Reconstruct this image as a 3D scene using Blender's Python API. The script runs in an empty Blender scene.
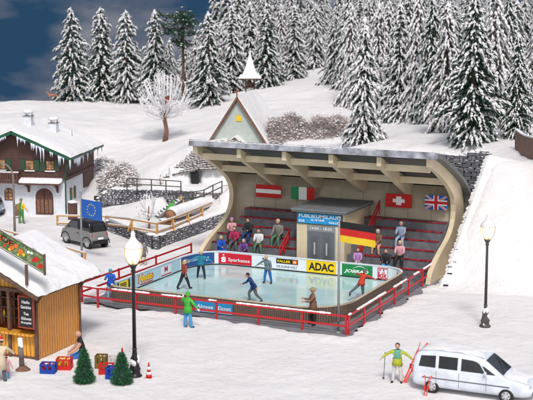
import bpy, bmesh, math, random
import numpy as np
from mathutils import Vector, Matrix, noise, Euler
R = math.radians
random.seed(7)
C = bpy.context.scene.collection
SC = bpy.context.scene

# ------------------------------------------------------------------ camera frame -> place frame
F, H, T, AZ = 1300.0, 18.0, R(9.2), R(24.9)
CU, CV = 24.2, -61.95
sA, cA = math.sin(AZ), math.cos(AZ)
def w2l(x, y): return (x*cA - y*sA + CU, x*sA + y*cA + CV)
def ray(px, py):
    x = (px-266.5)/F; y = -(py-200)/F
    return (x, math.cos(T)+y*math.sin(T), -math.sin(T)+y*math.cos(T))
def gp(px, py, z=0.0):
    d = ray(px, py); t = (z-H)/d[2]; u, v = w2l(d[0]*t, d[1]*t); return Vector((u, v, z))
def gd(px, py, Y):
    d = ray(px, py); t = Y/d[1]; u, v = w2l(d[0]*t, Y); return Vector((u, v, H+d[2]*t))

# ------------------------------------------------------------------ materials
def nm(name):
    m = bpy.data.materials.new(name); m.use_nodes = True
    nt = m.node_tree; b = nt.nodes['Principled BSDF']; return m, nt, b
def mat(name, col, rough=0.7, var=0.12, scale=3.0, bump=0.0, bscale=20.0, metal=0.0, spec=0.4, emis=None, es=0.0, coat=0.0, snow=0.0):
    m, nt, b = nm(name)
    N, Lk = nt.nodes, nt.links
    b.inputs['Roughness'].default_value = rough; b.inputs['Metallic'].default_value = metal
    b.inputs['Specular IOR Level'].default_value = spec; b.inputs['Coat Weight'].default_value = coat
    tc = N.new('ShaderNodeTexCoord'); nz = N.new('ShaderNodeTexNoise'); nz.inputs['Scale'].default_value = scale; nz.inputs['Detail'].default_value = 5
    Lk.new(tc.outputs['Object'], nz.inputs['Vector'])
    cr = N.new('ShaderNodeValToRGB'); cr.color_ramp.elements[0].position = .3; cr.color_ramp.elements[1].position = .7
    c = list(col)
    cr.color_ramp.elements[0].color = (*[max(0, x*(1-var)) for x in c], 1); cr.color_ramp.elements[1].color = (*[min(1, x*(1+var)) for x in c], 1)
    Lk.new(nz.outputs['Fac'], cr.inputs['Fac'])
    out = cr.outputs['Color']
    if snow > 0:
        ge = N.new('ShaderNodeNewGeometry'); sp = N.new('ShaderNodeSeparateXYZ'); Lk.new(ge.outputs['Normal'], sp.inputs[0])
        n2 = N.new('ShaderNodeTexNoise'); n2.inputs['Scale'].default_value = 2.5; Lk.new(tc.outputs['Object'], n2.inputs['Vector'])
        ad = N.new('ShaderNodeMath'); ad.operation = 'ADD'; Lk.new(sp.outputs['Z'], ad.inputs[0]); Lk.new(n2.outputs['Fac'], ad.inputs[1])
        r2 = N.new('ShaderNodeValToRGB'); r2.color_ramp.elements[0].position = 1.0-snow*.5; r2.color_ramp.elements[1].position = 1.06-snow*.5
        Lk.new(ad.outputs[0], r2.inputs['Fac'])
        mx = N.new('ShaderNodeMixRGB'); Lk.new(r2.outputs['Color'], mx.inputs[0]); Lk.new(out, mx.inputs[1]); mx.inputs[2].default_value = (.8, .79, .81, 1)
        out = mx.outputs[0]
    Lk.new(out, b.inputs['Base Color'])
    if bump > 0:
        n3 = N.new('ShaderNodeTexNoise'); n3.inputs['Scale'].default_value = bscale; n3.inputs['Detail'].default_value = 4; Lk.new(tc.outputs['Object'], n3.inputs['Vector'])
        bp = N.new('ShaderNodeBump'); bp.inputs['Strength'].default_value = bump; bp.inputs['Distance'].default_value = .05
        Lk.new(n3.outputs['Fac'], bp.inputs['Height']); Lk.new(bp.outputs[0], b.inputs['Normal'])
    if emis:
        b.inputs['Emission Color'].default_value = (*emis, 1); b.inputs['Emission Strength'].default_value = es
    return m
def striped(name, c1, c2, axis='X', scale=6.0, rough=.6, bump=.3):
    m, nt, b = nm(name); N, Lk = nt.nodes, nt.links
    tc = N.new('ShaderNodeTexCoord'); wv = N.new('ShaderNodeTexWave'); wv.wave_type = 'BANDS'; wv.bands_direction = axis
    wv.inputs['Scale'].default_value = scale; wv.inputs['Distortion'].default_value = 1.5; wv.inputs['Detail'].default_value = 2
    Lk.new(tc.outputs['Object'], wv.inputs['Vector'])
    nz = N.new('ShaderNodeTexNoise'); nz.inputs['Scale'].default_value = 4; nz.inputs['Detail'].default_value = 6
    mp = N.new('ShaderNodeMapping'); mp.inputs['Scale'].default_value = (3, 3, .5); Lk.new(tc.outputs['Object'], mp.inputs[0]); Lk.new(mp.outputs[0], nz.inputs['Vector'])
    r1 = N.new('ShaderNodeValToRGB'); r1.color_ramp.elements[0].color = (*c2, 1); r1.color_ramp.elements[1].color = (*c1, 1)
    r1.color_ramp.elements[0].position = .08; r1.color_ramp.elements[1].position = .3
    Lk.new(wv.outputs['Fac'], r1.inputs['Fac'])
    mx = N.new('ShaderNodeMixRGB'); mx.blend_type = 'MULTIPLY'; mx.inputs[0].default_value = .6
    r2 = N.new('ShaderNodeValToRGB'); r2.color_ramp.elements[0].color = (.5, .5, .5, 1); r2.color_ramp.elements[0].position = .3; r2.color_ramp.elements[1].position = .65
    Lk.new(nz.outputs['Fac'], r2.inputs['Fac']); Lk.new(r1.outputs[0], mx.inputs[1]); Lk.new(r2.outputs[0], mx.inputs[2])
    Lk.new(mx.outputs[0], b.inputs['Base Color']); b.inputs['Roughness'].default_value = rough
    bp = N.new('ShaderNodeBump'); bp.inputs['Strength'].default_value = bump; bp.inputs['Distance'].default_value = .03
    Lk.new(wv.outputs['Fac'], bp.inputs['Height']); Lk.new(bp.outputs[0], b.inputs['Normal'])
    return m
M = {}
def snow_mat(name, col, scale, bstr):
    m, nt, b = nm(name); N, Lk = nt.nodes, nt.links
    b.inputs['Roughness'].default_value = .85; b.inputs['Specular IOR Level'].default_value = .2
    tc = N.new('ShaderNodeTexCoord')
    n1 = N.new('ShaderNodeTexNoise'); n1.inputs['Scale'].default_value = .22; n1.inputs['Detail'].default_value = 6; Lk.new(tc.outputs['Object'], n1.inputs['Vector'])
    cr = N.new('ShaderNodeValToRGB'); cr.color_ramp.elements[0].position = .35; cr.color_ramp.elements[1].position = .65
    cr.color_ramp.elements[0].color = (*[c*.93 for c in col], 1); cr.color_ramp.elements[1].color = (*col, 1); Lk.new(n1.outputs['Fac'], cr.inputs['Fac'])
    n4 = N.new('ShaderNodeTexNoise'); n4.inputs['Scale'].default_value = 5.5; n4.inputs['Detail'].default_value = 8; Lk.new(tc.outputs['Object'], n4.inputs['Vector'])
    c4 = N.new('ShaderNodeValToRGB'); c4.color_ramp.elements[0].position = .27; c4.color_ramp.elements[1].position = .38
    c4.color_ramp.elements[0].color = (.72, .70, .70, 1); c4.color_ramp.elements[1].color = (1, 1, 1, 1); Lk.new(n4.outputs['Fac'], c4.inputs['Fac'])
    mx = N.new('ShaderNodeMixRGB'); mx.blend_type = 'MULTIPLY'; mx.inputs[0].default_value = .8; Lk.new(cr.outputs[0], mx.inputs[1]); Lk.new(c4.outputs[0], mx.inputs[2])
    Lk.new(mx.outputs[0], b.inputs['Base Color'])
    n2 = N.new('ShaderNodeTexNoise'); n2.inputs['Scale'].default_value = scale; n2.inputs['Detail'].default_value = 8; n2.inputs['Roughness'].default_value = .65; Lk.new(tc.outputs['Object'], n2.inputs['Vector'])
    n3 = N.new('ShaderNodeTexNoise'); n3.inputs['Scale'].default_value = .8; n3.inputs['Detail'].default_value = 3; Lk.new(tc.outputs['Object'], n3.inputs['Vector'])
    ad = N.new('ShaderNodeMath'); ad.operation = 'MULTIPLY_ADD'; ad.inputs[1].default_value = 3.0; Lk.new(n3.outputs['Fac'], ad.inputs[0]); Lk.new(n2.outputs['Fac'], ad.inputs[2])
    bp = N.new('ShaderNodeBump'); bp.inputs['Strength'].default_value = bstr; bp.inputs['Distance'].default_value = .12; Lk.new(ad.outputs[0], bp.inputs['Height']); Lk.new(bp.outputs[0], b.inputs['Normal'])
    return m
M['snow'] = snow_mat('snow', (.82, .80, .80), 4.0, .55)
M['snowcap'] = snow_mat('snow_cover', (.85, .84, .85), 5.0, .4)
M['snowflock'] = mat('snow_flock', (.80, .79, .80), .9, .06, 2, .3, 12)
M['roofsnow'] = snow_mat('roof_snow', (.85, .845, .86), 3.0, .5)
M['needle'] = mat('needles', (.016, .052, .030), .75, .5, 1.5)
M['needle_b'] = mat('needles_grey', (.075, .075, .055), .8, .5, 1.5)
M['xmas'] = mat('garden_needles', (.03, .13, .055), .7, .5, 4)
M['trunk'] = mat('bark', (.10, .065, .045), .9, .35, 6, .6, 14)
M['treebrown'] = mat('brown_bark', (.20, .10, .065), .85, .3, 8, .5, 14)
M['stone'] = mat('dark_stone', (.13, .13, .145), .85, .55, 2.2, .7, 9, snow=.10)
M['stone2'] = mat('brown_stone', (.16, .135, .13), .85, .5, 2.2, .7, 9, snow=.25)
M['rockb'] = mat('slate_rock', (.15,.125,.12), .85, .6, 3, .6, 10)
M['mortar'] = mat('mortar_gap', (.035, .035, .04), .95, .3)
M['brush'] = mat('dry_twigs', (.50, .43, .41), .9, .35, 2)
M['brush2'] = mat('dry_grey_twigs', (.30, .265, .255), .9, .4, 3)
M['beige'] = mat('beige_panel', (.50, .43, .32), .65, .14, .9, .1, 30)
M['beige_l'] = mat('beige_beam', (.66, .55, .38), .55, .12, .9, .1, 30)
M['roofgrey'] = mat('grey_roofing', (.17, .18, .19), .6, .15, 2, .2, 20)
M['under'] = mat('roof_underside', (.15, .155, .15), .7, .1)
M['fascia'] = mat('frosted_fascia', (.27, .28, .32), .6, .6, 1.6, .5, 8)
M['tier'] = mat('tier_grey', (.13, .135, .15), .7, .25, 2)
M['redseat'] = mat('red_seat', (.26, .014, .022), .55, .95, 3.2, .3, 12)
M['red'] = mat('red_paint', (.50, .022, .028), .4, .1, 5, .1, 30)
M['woodbrown'] = striped('brown_planks', (.17, .115, .085), (.07, .045, .035), 'X', 2.6, .7, .5)
M['woodbrown_y'] = striped('brown_planks_side', (.17, .115, .085), (.07, .045, .035), 'Y', 2.6, .7, .5)
M['white'] = mat('white_panel', (.72, .77, .82), .3, .04, 1)
M['offwhite'] = mat('off_white', (.8, .8, .8), .5, .04, 1)
M['lblue'] = mat('pale_blue_panel', (.42, .60, .70), .35, .05, 1)
M['apron'] = mat('grey_apron', (.21, .21, .23), .6, .2, .8, .2, 8)
M['darkblue'] = mat('dark_blue', (.015, .07, .25), .4, .05)
M['adred'] = mat('ad_red', (.58, .012, .03), .4, .05)
M['yellow'] = mat('ad_yellow', (.85, .58, .01), .4, .05)
M['black'] = mat('black', (.012, .012, .014), .45, .1)
M['green'] = mat('ad_green', (.01, .22, .06), .4, .05)
M['fgreen'] = mat('flag_green', (.02, .25, .09), .5, .05)
M['orange'] = mat('orange', (.75, .16, .02), .5, .1)
M['purewhite'] = mat('white_letters', (.85, .85, .85), .4, .02)
M['signblue'] = mat('sign_blue', (.02, .26, .55), .4, .15, 1.5)
M['blueflag'] = mat('flag_blue', (.01, .10, .42), .5, .05)
M['gold'] = mat('gold', (.8, .55, .03), .45, .05)
M['greydoor'] = mat('grey_door', (.13, .14, .16), .4, .08)
M['greymetal'] = mat('grey_metal', (.24, .25, .25), .45, .1, 5)
M['blackmetal'] = mat('black_metal', (.015, .015, .017), .35, .2, 5)
M['darkmetal'] = mat('dark_metal', (.07, .065, .06), .5, .2, 5)
M['woodorange'] = mat('orange_fence_wood', (.50, .27, .09), .65, .2, 6, .3, 20)
M['stallwood'] = striped('stall_boards', (.72, .31, .06), (.42, .15, .025), 'Y', 1.5, .5, .4)
M['stallwood_x'] = striped('stall_front_boards', (.85, .40, .04), (.5, .2, .02), 'X', 1.3, .5, .4)
M['stallbrown'] = mat('stall_beam', (.13, .075, .05), .75, .3, 5, .4, 18)
M['stallred'] = mat('stall_inner_red', (.42, .09, .02), .6, .2, 3)
M['plaster'] = mat('plaster', (.68, .70, .76), .85, .08, 3, .5, 14)
M['timber'] = striped('dark_timber', (.115, .052, .042), (.035, .016, .013), 'Z', 2.6, .7, .5)
M['timberp'] = mat('dark_timber_plain', (.10, .045, .036), .7, .25, 5, .3, 20)
M['dgreen'] = mat('shutter_green', (.012, .085, .045), .5, .15, 3)
M['paleg'] = mat('pale_green_plaster', (.47, .52, .49), .8, .08, 2, .3, 12)
M['icicle'] = mat('icicle', (.62, .67, .78), .15, .05, 2)
M['winglow'] = mat('painted_window_glow', (.42, .22, .09), .25, .8, 3.0)  # window glow painted as mottled amber colour, the panes emit no light
M['glass'] = mat('dark_glass', (.02, .023, .028), .08, .2, 2, spec=.8)
M['blackglossy'] = mat('gloss_black', (.012, .012, .014), .12, .1, 2, spec=.7)
M['cargrey'] = mat('car_grey', (.20, .20, .195), .3, .05, 2, coat=.4)
M['tyre'] = mat('tyre', (.02, .02, .02), .8, .1)
M['rim'] = mat('rim', (.55, .56, .58), .35, .05, metal=.3)
M['carwhite'] = mat('van_white', (.66, .71, .78), .4, .16, 1.6, .35, 7)
M['light'] = mat('lamp_glow', (1, .85, .6), .4, 0, emis=(1, .78, .42), es=9)
def lg():
    m, nt, b = nm('lantern_glass'); N, Lk = nt.nodes, nt.links
    tr = N.new('ShaderNodeBsdfTransparent'); mx = N.new('ShaderNodeMixShader'); mx.inputs[0].default_value = .62
    b.inputs['Base Color'].default_value = (.85,.78,.62,1); b.inputs['Emission Color'].default_value = (1,.60,.24,1); b.inputs['Emission Strength'].default_value = .42; b.inputs['Roughness'].default_value = .25
    Lk.new(tr.outputs[0], mx.inputs[1]); Lk.new(b.outputs[0], mx.inputs[2]); Lk.new(mx.outputs[0], N['Material Output'].inputs[0]); return m
M['lglass'] = lg()
M['light2'] = None
M['skin'] = mat('skin', (.55, .30, .21), .6, .08)
M['eye'] = mat('eye', (.03, .02, .02), .4, .05)
M['plank'] = mat('board_wall', (.22, .13, .10), .75, .2, 3, .3, 16)
M['tailred'] = mat('tail_light', (.5, .02, .02), .25, .05)
M['coral'] = mat('coral_ski', (.80, .09, .06), .4, .05)
for n, c in dict(c_teal=(.02,.22,.30), c_brick=(.30,.055,.03), c_navy=(.015,.045,.17), c_grey=(.16,.22,.23), c_jeans=(.03,.13,.42), c_black=(.02,.02,.025),
    c_redor=(.55,.05,.025), c_brown=(.20,.10,.06), c_lime=(.07,.42,.05), c_blue=(.01,.09,.46), c_lilac=(.42,.22,.50), c_purple=(.14,.06,.24), c_white=(.65,.65,.68),
    c_crimson=(.35,.02,.08), c_pink=(.62,.32,.36), c_lblue=(.30,.38,.52), c_olive=(.42,.45,.03), c_cream=(.60,.50,.36), c_green=(.07,.22,.06), c_yellow=(.75,.50,.03),
    c_hblond=(.55,.40,.20), c_hbrown=(.09,.05,.03), c_hgrey=(.42,.40,.38), c_gpants=(.10,.11,.12), c_ygreen=(.08,.18,.09), c_gshirt=(.20,.19,.17), c_skyb=(.06,.30,.62),
    c_khaki=(.16,.11,.02), c_sage=(.12,.35,.25), c_palep=(.62,.58,.56), c_hat=(.28,.26,.12), c_aqua=(.05,.35,.55), c_cblue=(.008,.05,.32), c_cred=(.55,.02,.015)).items():
    M[n] = mat(n, c, .75, .12, 8)
def lace():
    m, nt, b = nm('fruit_painting'); N, Lk = nt.nodes, nt.links
    tc = N.new('ShaderNodeTexCoord'); nz = N.new('ShaderNodeTexNoise'); nz.inputs['Scale'].default_value = 4; nz.inputs['Detail'].default_value = 5; Lk.new(tc.outputs['Object'], nz.inputs['Vector'])
    cr = N.new('ShaderNodeValToRGB'); e = cr.color_ramp.elements; e[0].position = .35; e[0].color = (.05, .10, .03, 1); e[1].position = .7; e[1].color = (.36, .33, .25, 1)
    x = e.new(.52); x.color = (.15, .22, .07, 1); Lk.new(nz.outputs['Fac'], cr.inputs['Fac']); Lk.new(cr.outputs[0], b.inputs['Base Color']); b.inputs['Roughness'].default_value = .6
    return m
M['fruitbg'] = lace()
def icemat():
    m, nt, b = nm('ice'); N, Lk = nt.nodes, nt.links
    tc = N.new('ShaderNodeTexCoord'); nz = N.new('ShaderNodeTexNoise'); nz.inputs['Scale'].default_value = .5; nz.inputs['Detail'].default_value = 8; nz.inputs['Distortion'].default_value = .6; Lk.new(tc.outputs['Object'], nz.inputs['Vector'])
    cr = N.new('ShaderNodeValToRGB'); e = cr.color_ramp.elements; e[0].position = .35; e[0].color = (.40, .62, .64, 1); e[1].position = .68; e[1].color = (.58, .76, .76, 1)
    Lk.new(nz.outputs['Fac'], cr.inputs['Fac'])
    mp = N.new('ShaderNodeMapping'); mp.inputs['Scale'].default_value = (1.2, 14, 1); mp.inputs['Rotation'].default_value = (0, 0, .5); Lk.new(tc.outputs['Object'], mp.inputs[0])
    n2 = N.new('ShaderNodeTexNoise'); n2.inputs['Scale'].default_value = 2.2; n2.inputs['Detail'].default_value = 6; Lk.new(mp.outputs[0], n2.inputs['Vector'])
    c2 = N.new('ShaderNodeValToRGB'); c2.color_ramp.elements[0].position = .60; c2.color_ramp.elements[1].position = .72; c2.color_ramp.elements[1].color = (.75, .86, .88, 1); c2.color_ramp.elements[0].color = (0, 0, 0, 1)
    Lk.new(n2.outputs['Fac'], c2.inputs['Fac'])
    mx = N.new('ShaderNodeMixRGB'); mx.blend_type = 'LIGHTEN'; mx.inputs[0].default_value = .45; Lk.new(cr.outputs[0], mx.inputs[1]); Lk.new(c2.outputs[0], mx.inputs[2])
    Lk.new(mx.outputs[0], b.inputs['Base Color'])
    mp3 = N.new('ShaderNodeMapping'); mp3.inputs['Scale'].default_value = (16, .9, 1); mp3.inputs['Rotation'].default_value = (0, 0, -.35); Lk.new(tc.outputs['Object'], mp3.inputs[0])
    n5 = N.new('ShaderNodeTexNoise'); n5.inputs['Scale'].default_value = 1.6; n5.inputs['Detail'].default_value = 7; n5.inputs['Distortion'].default_value = 1.2; Lk.new(mp3.outputs[0], n5.inputs['Vector'])
    c5 = N.new('ShaderNodeValToRGB'); c5.color_ramp.elements[0].position = .62; c5.color_ramp.elements[1].position = .70; c5.color_ramp.elements[1].color = (.8, .88, .9, 1); c5.color_ramp.elements[0].color = (0, 0, 0, 1); Lk.new(n5.outputs['Fac'], c5.inputs['Fac'])
    mx5 = N.new('ShaderNodeMixRGB'); mx5.blend_type = 'LIGHTEN'; mx5.inputs[0].default_value = .5; Lk.new(mx.outputs[0], mx5.inputs[1]); Lk.new(c5.outputs[0], mx5.inputs[2]); Lk.new(mx5.outputs[0], b.inputs['Base Color'])
    r = N.new('ShaderNodeMapRange'); r.inputs[3].default_value = .05; r.inputs[4].default_value = .20; Lk.new(nz.outputs['Fac'], r.inputs[0]); Lk.new(r.outputs[0], b.inputs['Roughness'])
    b.inputs['Specular IOR Level'].default_value = .75; b.inputs['IOR'].default_value = 1.5
    return m
M['ice'] = icemat()
def skymat():
    m, nt, b = nm('backdrop_sky'); N, Lk = nt.nodes, nt.links; N.remove(b)
    out = N['Material Output']; em = N.new('ShaderNodeEmission')
    tc = N.new('ShaderNodeTexCoord'); mp = N.new('ShaderNodeMapping'); mp.inputs['Scale'].default_value = (.034, .034, .075); mp.inputs['Location'].default_value = (3.1, 1.2, .35); Lk.new(tc.outputs['Object'], mp.inputs[0])
    nz = N.new('ShaderNodeTexNoise'); nz.inputs['Scale'].default_value = 1.0; nz.inputs['Detail'].default_value = 7; nz.inputs['Roughness'].default_value = .5; Lk.new(mp.outputs[0], nz.inputs['Vector'])
    cr = N.new('ShaderNodeValToRGB'); e = cr.color_ramp.elements; e[0].position = .40; e[0].color = (.022, .065, .13, 1); e[1].position = .58; e[1].color = (.27, .275, .31, 1)
    x = e.new(.47); x.color = (.10, .125, .18, 1)
    Lk.new(nz.outputs['Fac'], cr.inputs['Fac']); Lk.new(cr.outputs[0], em.inputs[0]); em.inputs[1].default_value = 1.0; Lk.new(em.outputs[0], out.inputs[0])
    return m
M['sky'] = skymat()

# ------------------------------------------------------------------ mesh builder
class MB:
    def __init__(s): s.v = []; s.f = []; s.m = []; s.mats = []; s.sm = []
    def mi(s, m):
        if m not in s.mats: s.mats.append(m)
        return s.mats.index(m)
    def add(s, vs, fs, m, smooth=False):
        o = len(s.v); k = s.mi(m); s.v += [tuple(p) for p in vs]
        for f in fs: s.f.append(tuple(i+o for i in f)); s.m.append(k); s.sm.append(smooth)
        return s
    def box(s, c, d, m, rz=0.0, rx=0.0, ry=0.0, taper=1.0):
        x, y, z = d[0]/2, d[1]/2, d[2]/2
        vs = [Vector((a*x*(taper if e > 0 else 1), b*y*(taper if e > 0 else 1), e*z)) for e in (-1, 1) for a, b in ((-1,-1),(1,-1),(1,1),(-1,1))]
        e = Euler((rx, ry, rz)); c = Vector(c)
        vs = [c + (v if not (rx or ry or rz) else e.to_matrix() @ v) for v in vs]
        return s.add(vs, [(3,2,1,0),(4,5,6,7),(0,1,5,4),(1,2,6,5),(2,3,7,6),(3,0,4,7)], m)
    def bx(s, x0, x1, y0, y1, z0, z1, m): return s.box(((x0+x1)/2, (y0+y1)/2, (z0+z1)/2), (x1-x0, y1-y0, z1-z0), m)
    def beam(s, a, b, w, h, m):
        a, b = Vector(a), Vector(b); d = (b-a); L = d.length; d.normalize()
        up = Vector((0,0,1)) if abs(d.z) < .95 else Vector((0,1,0))
        r = d.cross(up).normalized(); q = r.cross(d).normalized()
        vs = [p + r*i*w/2 + q*j*h/2 for p in (a, b) for i, j in ((-1,-1),(1,-1),(1,1),(-1,1))]
        return s.add(vs, [(0,1,2,3),(7,6,5,4),(1,0,4,5),(2,1,5,6),(3,2,6,7),(0,3,7,4)], m)
    def tube(s, pts, rad, m, n=8, caps=True):
        pts = [Vector(p) for p in pts]; rad = rad if isinstance(rad, (list, tuple)) else [rad]*len(pts)
        vs = []; fs = []; pr = None
        for i, p in enumerate(pts):
            d = (pts[min(i+1, len(pts)-1)] - pts[max(i-1, 0)]);
            d = d.normalized() if d.length > 1e-9 else Vector((0,0,1))
            if pr is None: r = d.orthogonal().normalized()
            else:
                r = pr - d*pr.dot(d); r = r.normalized() if r.length > 1e-6 else d.orthogonal().normalized()
            pr = r; q = d.cross(r)
            for k in range(n):
                a = 2*math.pi*k/n; vs.append(p + (r*math.cos(a)+q*math.sin(a))*rad[i])
        for i in range(len(pts)-1):
            for k in range(n): fs.append((i*n+k, i*n+(k+1)%n, (i+1)*n+(k+1)%n, (i+1)*n+k))
        if caps: fs.append(tuple(range(n-1, -1, -1))); fs.append(tuple((len(pts)-1)*n+k for k in range(n)))
        return s.add(vs, fs, m, n > 5)
    def lathe(s, prof, c, m, n=16, smooth=True):
        c = Vector(c); vs = [c + Vector((r*math.cos(2*math.pi*k/n), r*math.sin(2*math.pi*k/n), z)) for r, z in prof for k in range(n)]
        fs = [(i*n+k, i*n+(k+1)%n, (i+1)*n+(k+1)%n, (i+1)*n+k) for i in range(len(prof)-1) for k in range(n)]
        fs.append(tuple(range(n-1, -1, -1))); fs.append(tuple((len(prof)-1)*n+k for k in range(n)))
        return s.add(vs, fs, m, smooth)
    def ell(s, c, r, m, n=10, k=7, rot=None, jit=0.0):
        c = Vector(c); vs = []; fs = []
        def tp(v):
            v = Vector((v.x*r[0], v.y*r[1], v.z*r[2]));
            if jit: v *= 1+random.uniform(-jit, jit)
            return c + (rot @ v if rot else v)
        vs.append(tp(Vector((0,0,-1))))
        for i in range(1, k):
            t = math.pi*i/k
            for j in range(n): vs.append(tp(Vector((math.sin(t)*math.cos(2*math.pi*j/n), math.sin(t)*math.sin(2*math.pi*j/n), -math.cos(t)))))
        vs.append(tp(Vector((0,0,1))))
        for j in range(n): fs.append((0, 1+(j+1)%n, 1+j))
        for i in range(k-2):
            for j in range(n): fs.append((1+i*n+j, 1+i*n+(j+1)%n, 1+(i+1)*n+(j+1)%n, 1+(i+1)*n+j))
        l = len(vs)-1
        for j in range(n): fs.append((1+(k-2)*n+j, 1+(k-2)*n+(j+1)%n, l))
        return s.add(vs, fs, m, True)
    def prism(s, poly, axis, a0, a1, m, smooth=False):
        # poly: 2D pts; axis 'x': (y,z) extruded along x ; 'y': (x,z) ; 'z': (x,y)
        f = {'x': lambda p, t: (t, p[0], p[1]), 'y': lambda p, t: (p[0], t, p[1]), 'z': lambda p, t: (p[0], p[1], t)}[axis]
        n = len(poly); vs = [f(p, a0) for p in poly] + [f(p, a1) for p in poly]
        fs = [tuple(range(n)), tuple(range(2*n-1, n-1, -1))] + [(i, i+n, (i+1) % n+n, (i+1) % n) for i in range(n)]
        return s.add(vs, fs, m, smooth)
    def build(s, name, parent=None, bevel=0.0, fix=True, loc=None):
        me = bpy.data.meshes.new(name); me.from_pydata(s.v, [], s.f)
        for m in s.mats: me.materials.append(M[m] if isinstance(m, str) else m)
        me.polygons.foreach_set('material_index', s.m); me.polygons.foreach_set('use_smooth', s.sm)
        if fix:
            bm = bmesh.new(); bm.from_mesh(me); bmesh.ops.recalc_face_normals(bm, faces=bm.faces); bm.to_mesh(me); bm.free()
        me.update(); o = bpy.data.objects.new(name, me); C.objects.link(o)
        if parent: o.parent = parent
        if loc: o.location = loc
        if bevel:
            b = o.modifiers.new('b', 'BEVEL'); b.width = bevel; b.segments = 2; b.limit_method = 'ANGLE'
        return o
def tag(o, label, cat, group=None):
    o['label'] = label; o['category'] = cat
    if group: o['group'] = group
    return o
def thing(name, label, cat, loc=(0,0,0), rz=0.0, group=None):
    o = bpy.data.objects.new(name, None); C.objects.link(o); o.location = loc; o.rotation_euler = (0,0,rz); o.empty_display_size = .2
    return tag(o, label, cat, group)
def struct(o): o['kind'] = 'structure'; return o
kids = {}
def dup(root, loc, rz, label, sc=1.0, group=None):
    def cp(o, par):
        c = o.copy(); C.objects.link(c)
        if par: c.parent = par
        for ch in list(o.children): cp(ch, c)
        return c
    r = cp(root, None); r.location = loc; r.rotation_euler = (0,0,rz); r.scale = (sc,)*3 if not isinstance(sc, tuple) else sc
    r['label'] = label
    if group: r['group'] = group
    return r
def text_pts(body, w=None, h=None, shear=0.0, bold=0.0):
    cu = bpy.data.curves.new('t', 'FONT'); cu.body = body; cu.size = 1; cu.offset = bold; cu.shear = shear; cu.resolution_u = 3
    ob = bpy.data.objects.new('t', cu); C.objects.link(ob)
    bpy.context.view_layer.update()
    me = bpy.data.meshes.new_from_object(ob.evaluated_get(bpy.context.evaluated_depsgraph_get()))
    vs = [v.co.copy() for v in me.vertices]; fs = [tuple(p.vertices) for p in me.polygons]
    bpy.data.objects.remove(ob); bpy.data.curves.remove(cu); bpy.data.meshes.remove(me)
    x0 = min(v.x for v in vs); x1 = max(v.x for v in vs); y0 = min(v.y for v in vs); y1 = max(v.y for v in vs)
    sx = (w/(x1-x0)) if w else 1; sy = (h/(y1-y0)) if h else sx
    if not w: sx = sy
    return [((v.x-x0)*sx, (v.y-y0)*sy) for v in vs], fs, (x1-x0)*sx

# ------------------------------------------------------------------ terrain
ctrl = []
for (px, py, Y) in [(20,130,120),(20,115,128),(20,101,150),(60,101,150),(60,118,128),(-60,101,150),(-60,125,125),(110,150,118),(110,120,132),(110,102,150),(75,150,117),
    (165,141,118),(165,120,130),(165,105,145),(215,112,132),(215,97,145),(240,100,138),(270,88,142),(300,108,128),(300,146,110),(330,146,110),(300,118,117),(330,118,117),(300,85,142),(300,73,155),(340,84,140),(345,130,118),
    (250,143,110),(300,143,110),(400,150,95),(400,130,110),(400,113,125),(440,140,98),(480,150,92),(510,147,92),(450,125,112),(520,115,115),(560,140,95),(600,120,115),(345,148,98),
    (190,147,109),(215,143,107),(140,150,116), (150,104,148)]:
    ctrl.append(tuple(gd(px, py, Y)))
for (px, Y, z) in [(20,172,1.5),(-60,172,1.5),(110,172,2.0),(165,170,3),(215,165,7),(300,175,10),(400,150,9),(400,180,12),(500,140,9),(500,180,13),(600,150,10),(700,180,12),(-150,150,4),(-150,110,1),(-300,130,3),(-300,190,4),(20,200,-2),(300,210,12),(110,200,0),(700,120,8)]:
    g = gd(px, 150, Y); ctrl.append((g.x, g.y, z))
for u in range(-60, 61, 8):
    for v in range(-60, 20, 8):
        if u > 1 and v > 9: continue
        ctrl.append((u, v, 0.0))
for p in [(5,16,2.2),(5,20,5.0),(12,16,2.2),(12,20,5.0),(20,16,2.2),(20,22,6),(5,23,7),(12,23,7),(30,22,6),(30,16,2),(40,20,4),
          (-5,22,1),(-12,22,.5),(-18,18,0),(-18,23,1),(-35,22,0),(-40,20,0),(-44,20,0),(-36,26,0),(-40,26,.3),(-31,20,0),(-31,24,.3),(-46,26,.3),(-36,31,1.6),(-41,31,1.6),(-28,29,2.3),(-25,30,2.5),(-60,30,1),(-60,40,3)]: ctrl.append(p)
CP = np.array(ctrl)
def kern(r): return r
def solve():
    P = CP[:, :2]; n = len(P); d = np.linalg.norm(P[:,None]-P[None], axis=2)
    A = np.zeros((n+3, n+3)); A[:n,:n] = -d - np.eye(n)*.6*-1; A[:n,n] = 1; A[:n,n+1:] = P; A[n,:n] = 1; A[n+1:,:n] = P.T
    b = np.zeros(n+3); b[:n] = CP[:,2]; return np.linalg.solve(A, b)
A_ = None
def solve2():
    P = CP[:, :2]; n = len(P); d = np.linalg.norm(P[:,None]-P[None], axis=2)
    A = np.zeros((n+3, n+3)); A[:n,:n] = d - np.eye(n)*.5; A[:n,n] = 1; A[:n,n+1:] = P; A[n,:n] = 1; A[n+1:,:n] = P.T
    b = np.zeros(n+3); b[:n] = CP[:,2]; return np.linalg.solve(A, b)
WT = solve2()
def rbf(U, V):
    U = np.asarray(U, float); V = np.asarray(V, float); out = np.full(U.shape, WT[-3]) + WT[-2]*U + WT[-1]*V
    for i in range(len(CP)): out = out + WT[i]*np.sqrt((U-CP[i,0])**2+(V-CP[i,1])**2)
    return out
def sst(a, b, x):
    t = np.clip((x-a)/(b-a), 0, 1); return t*t*(3-2*t)
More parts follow.
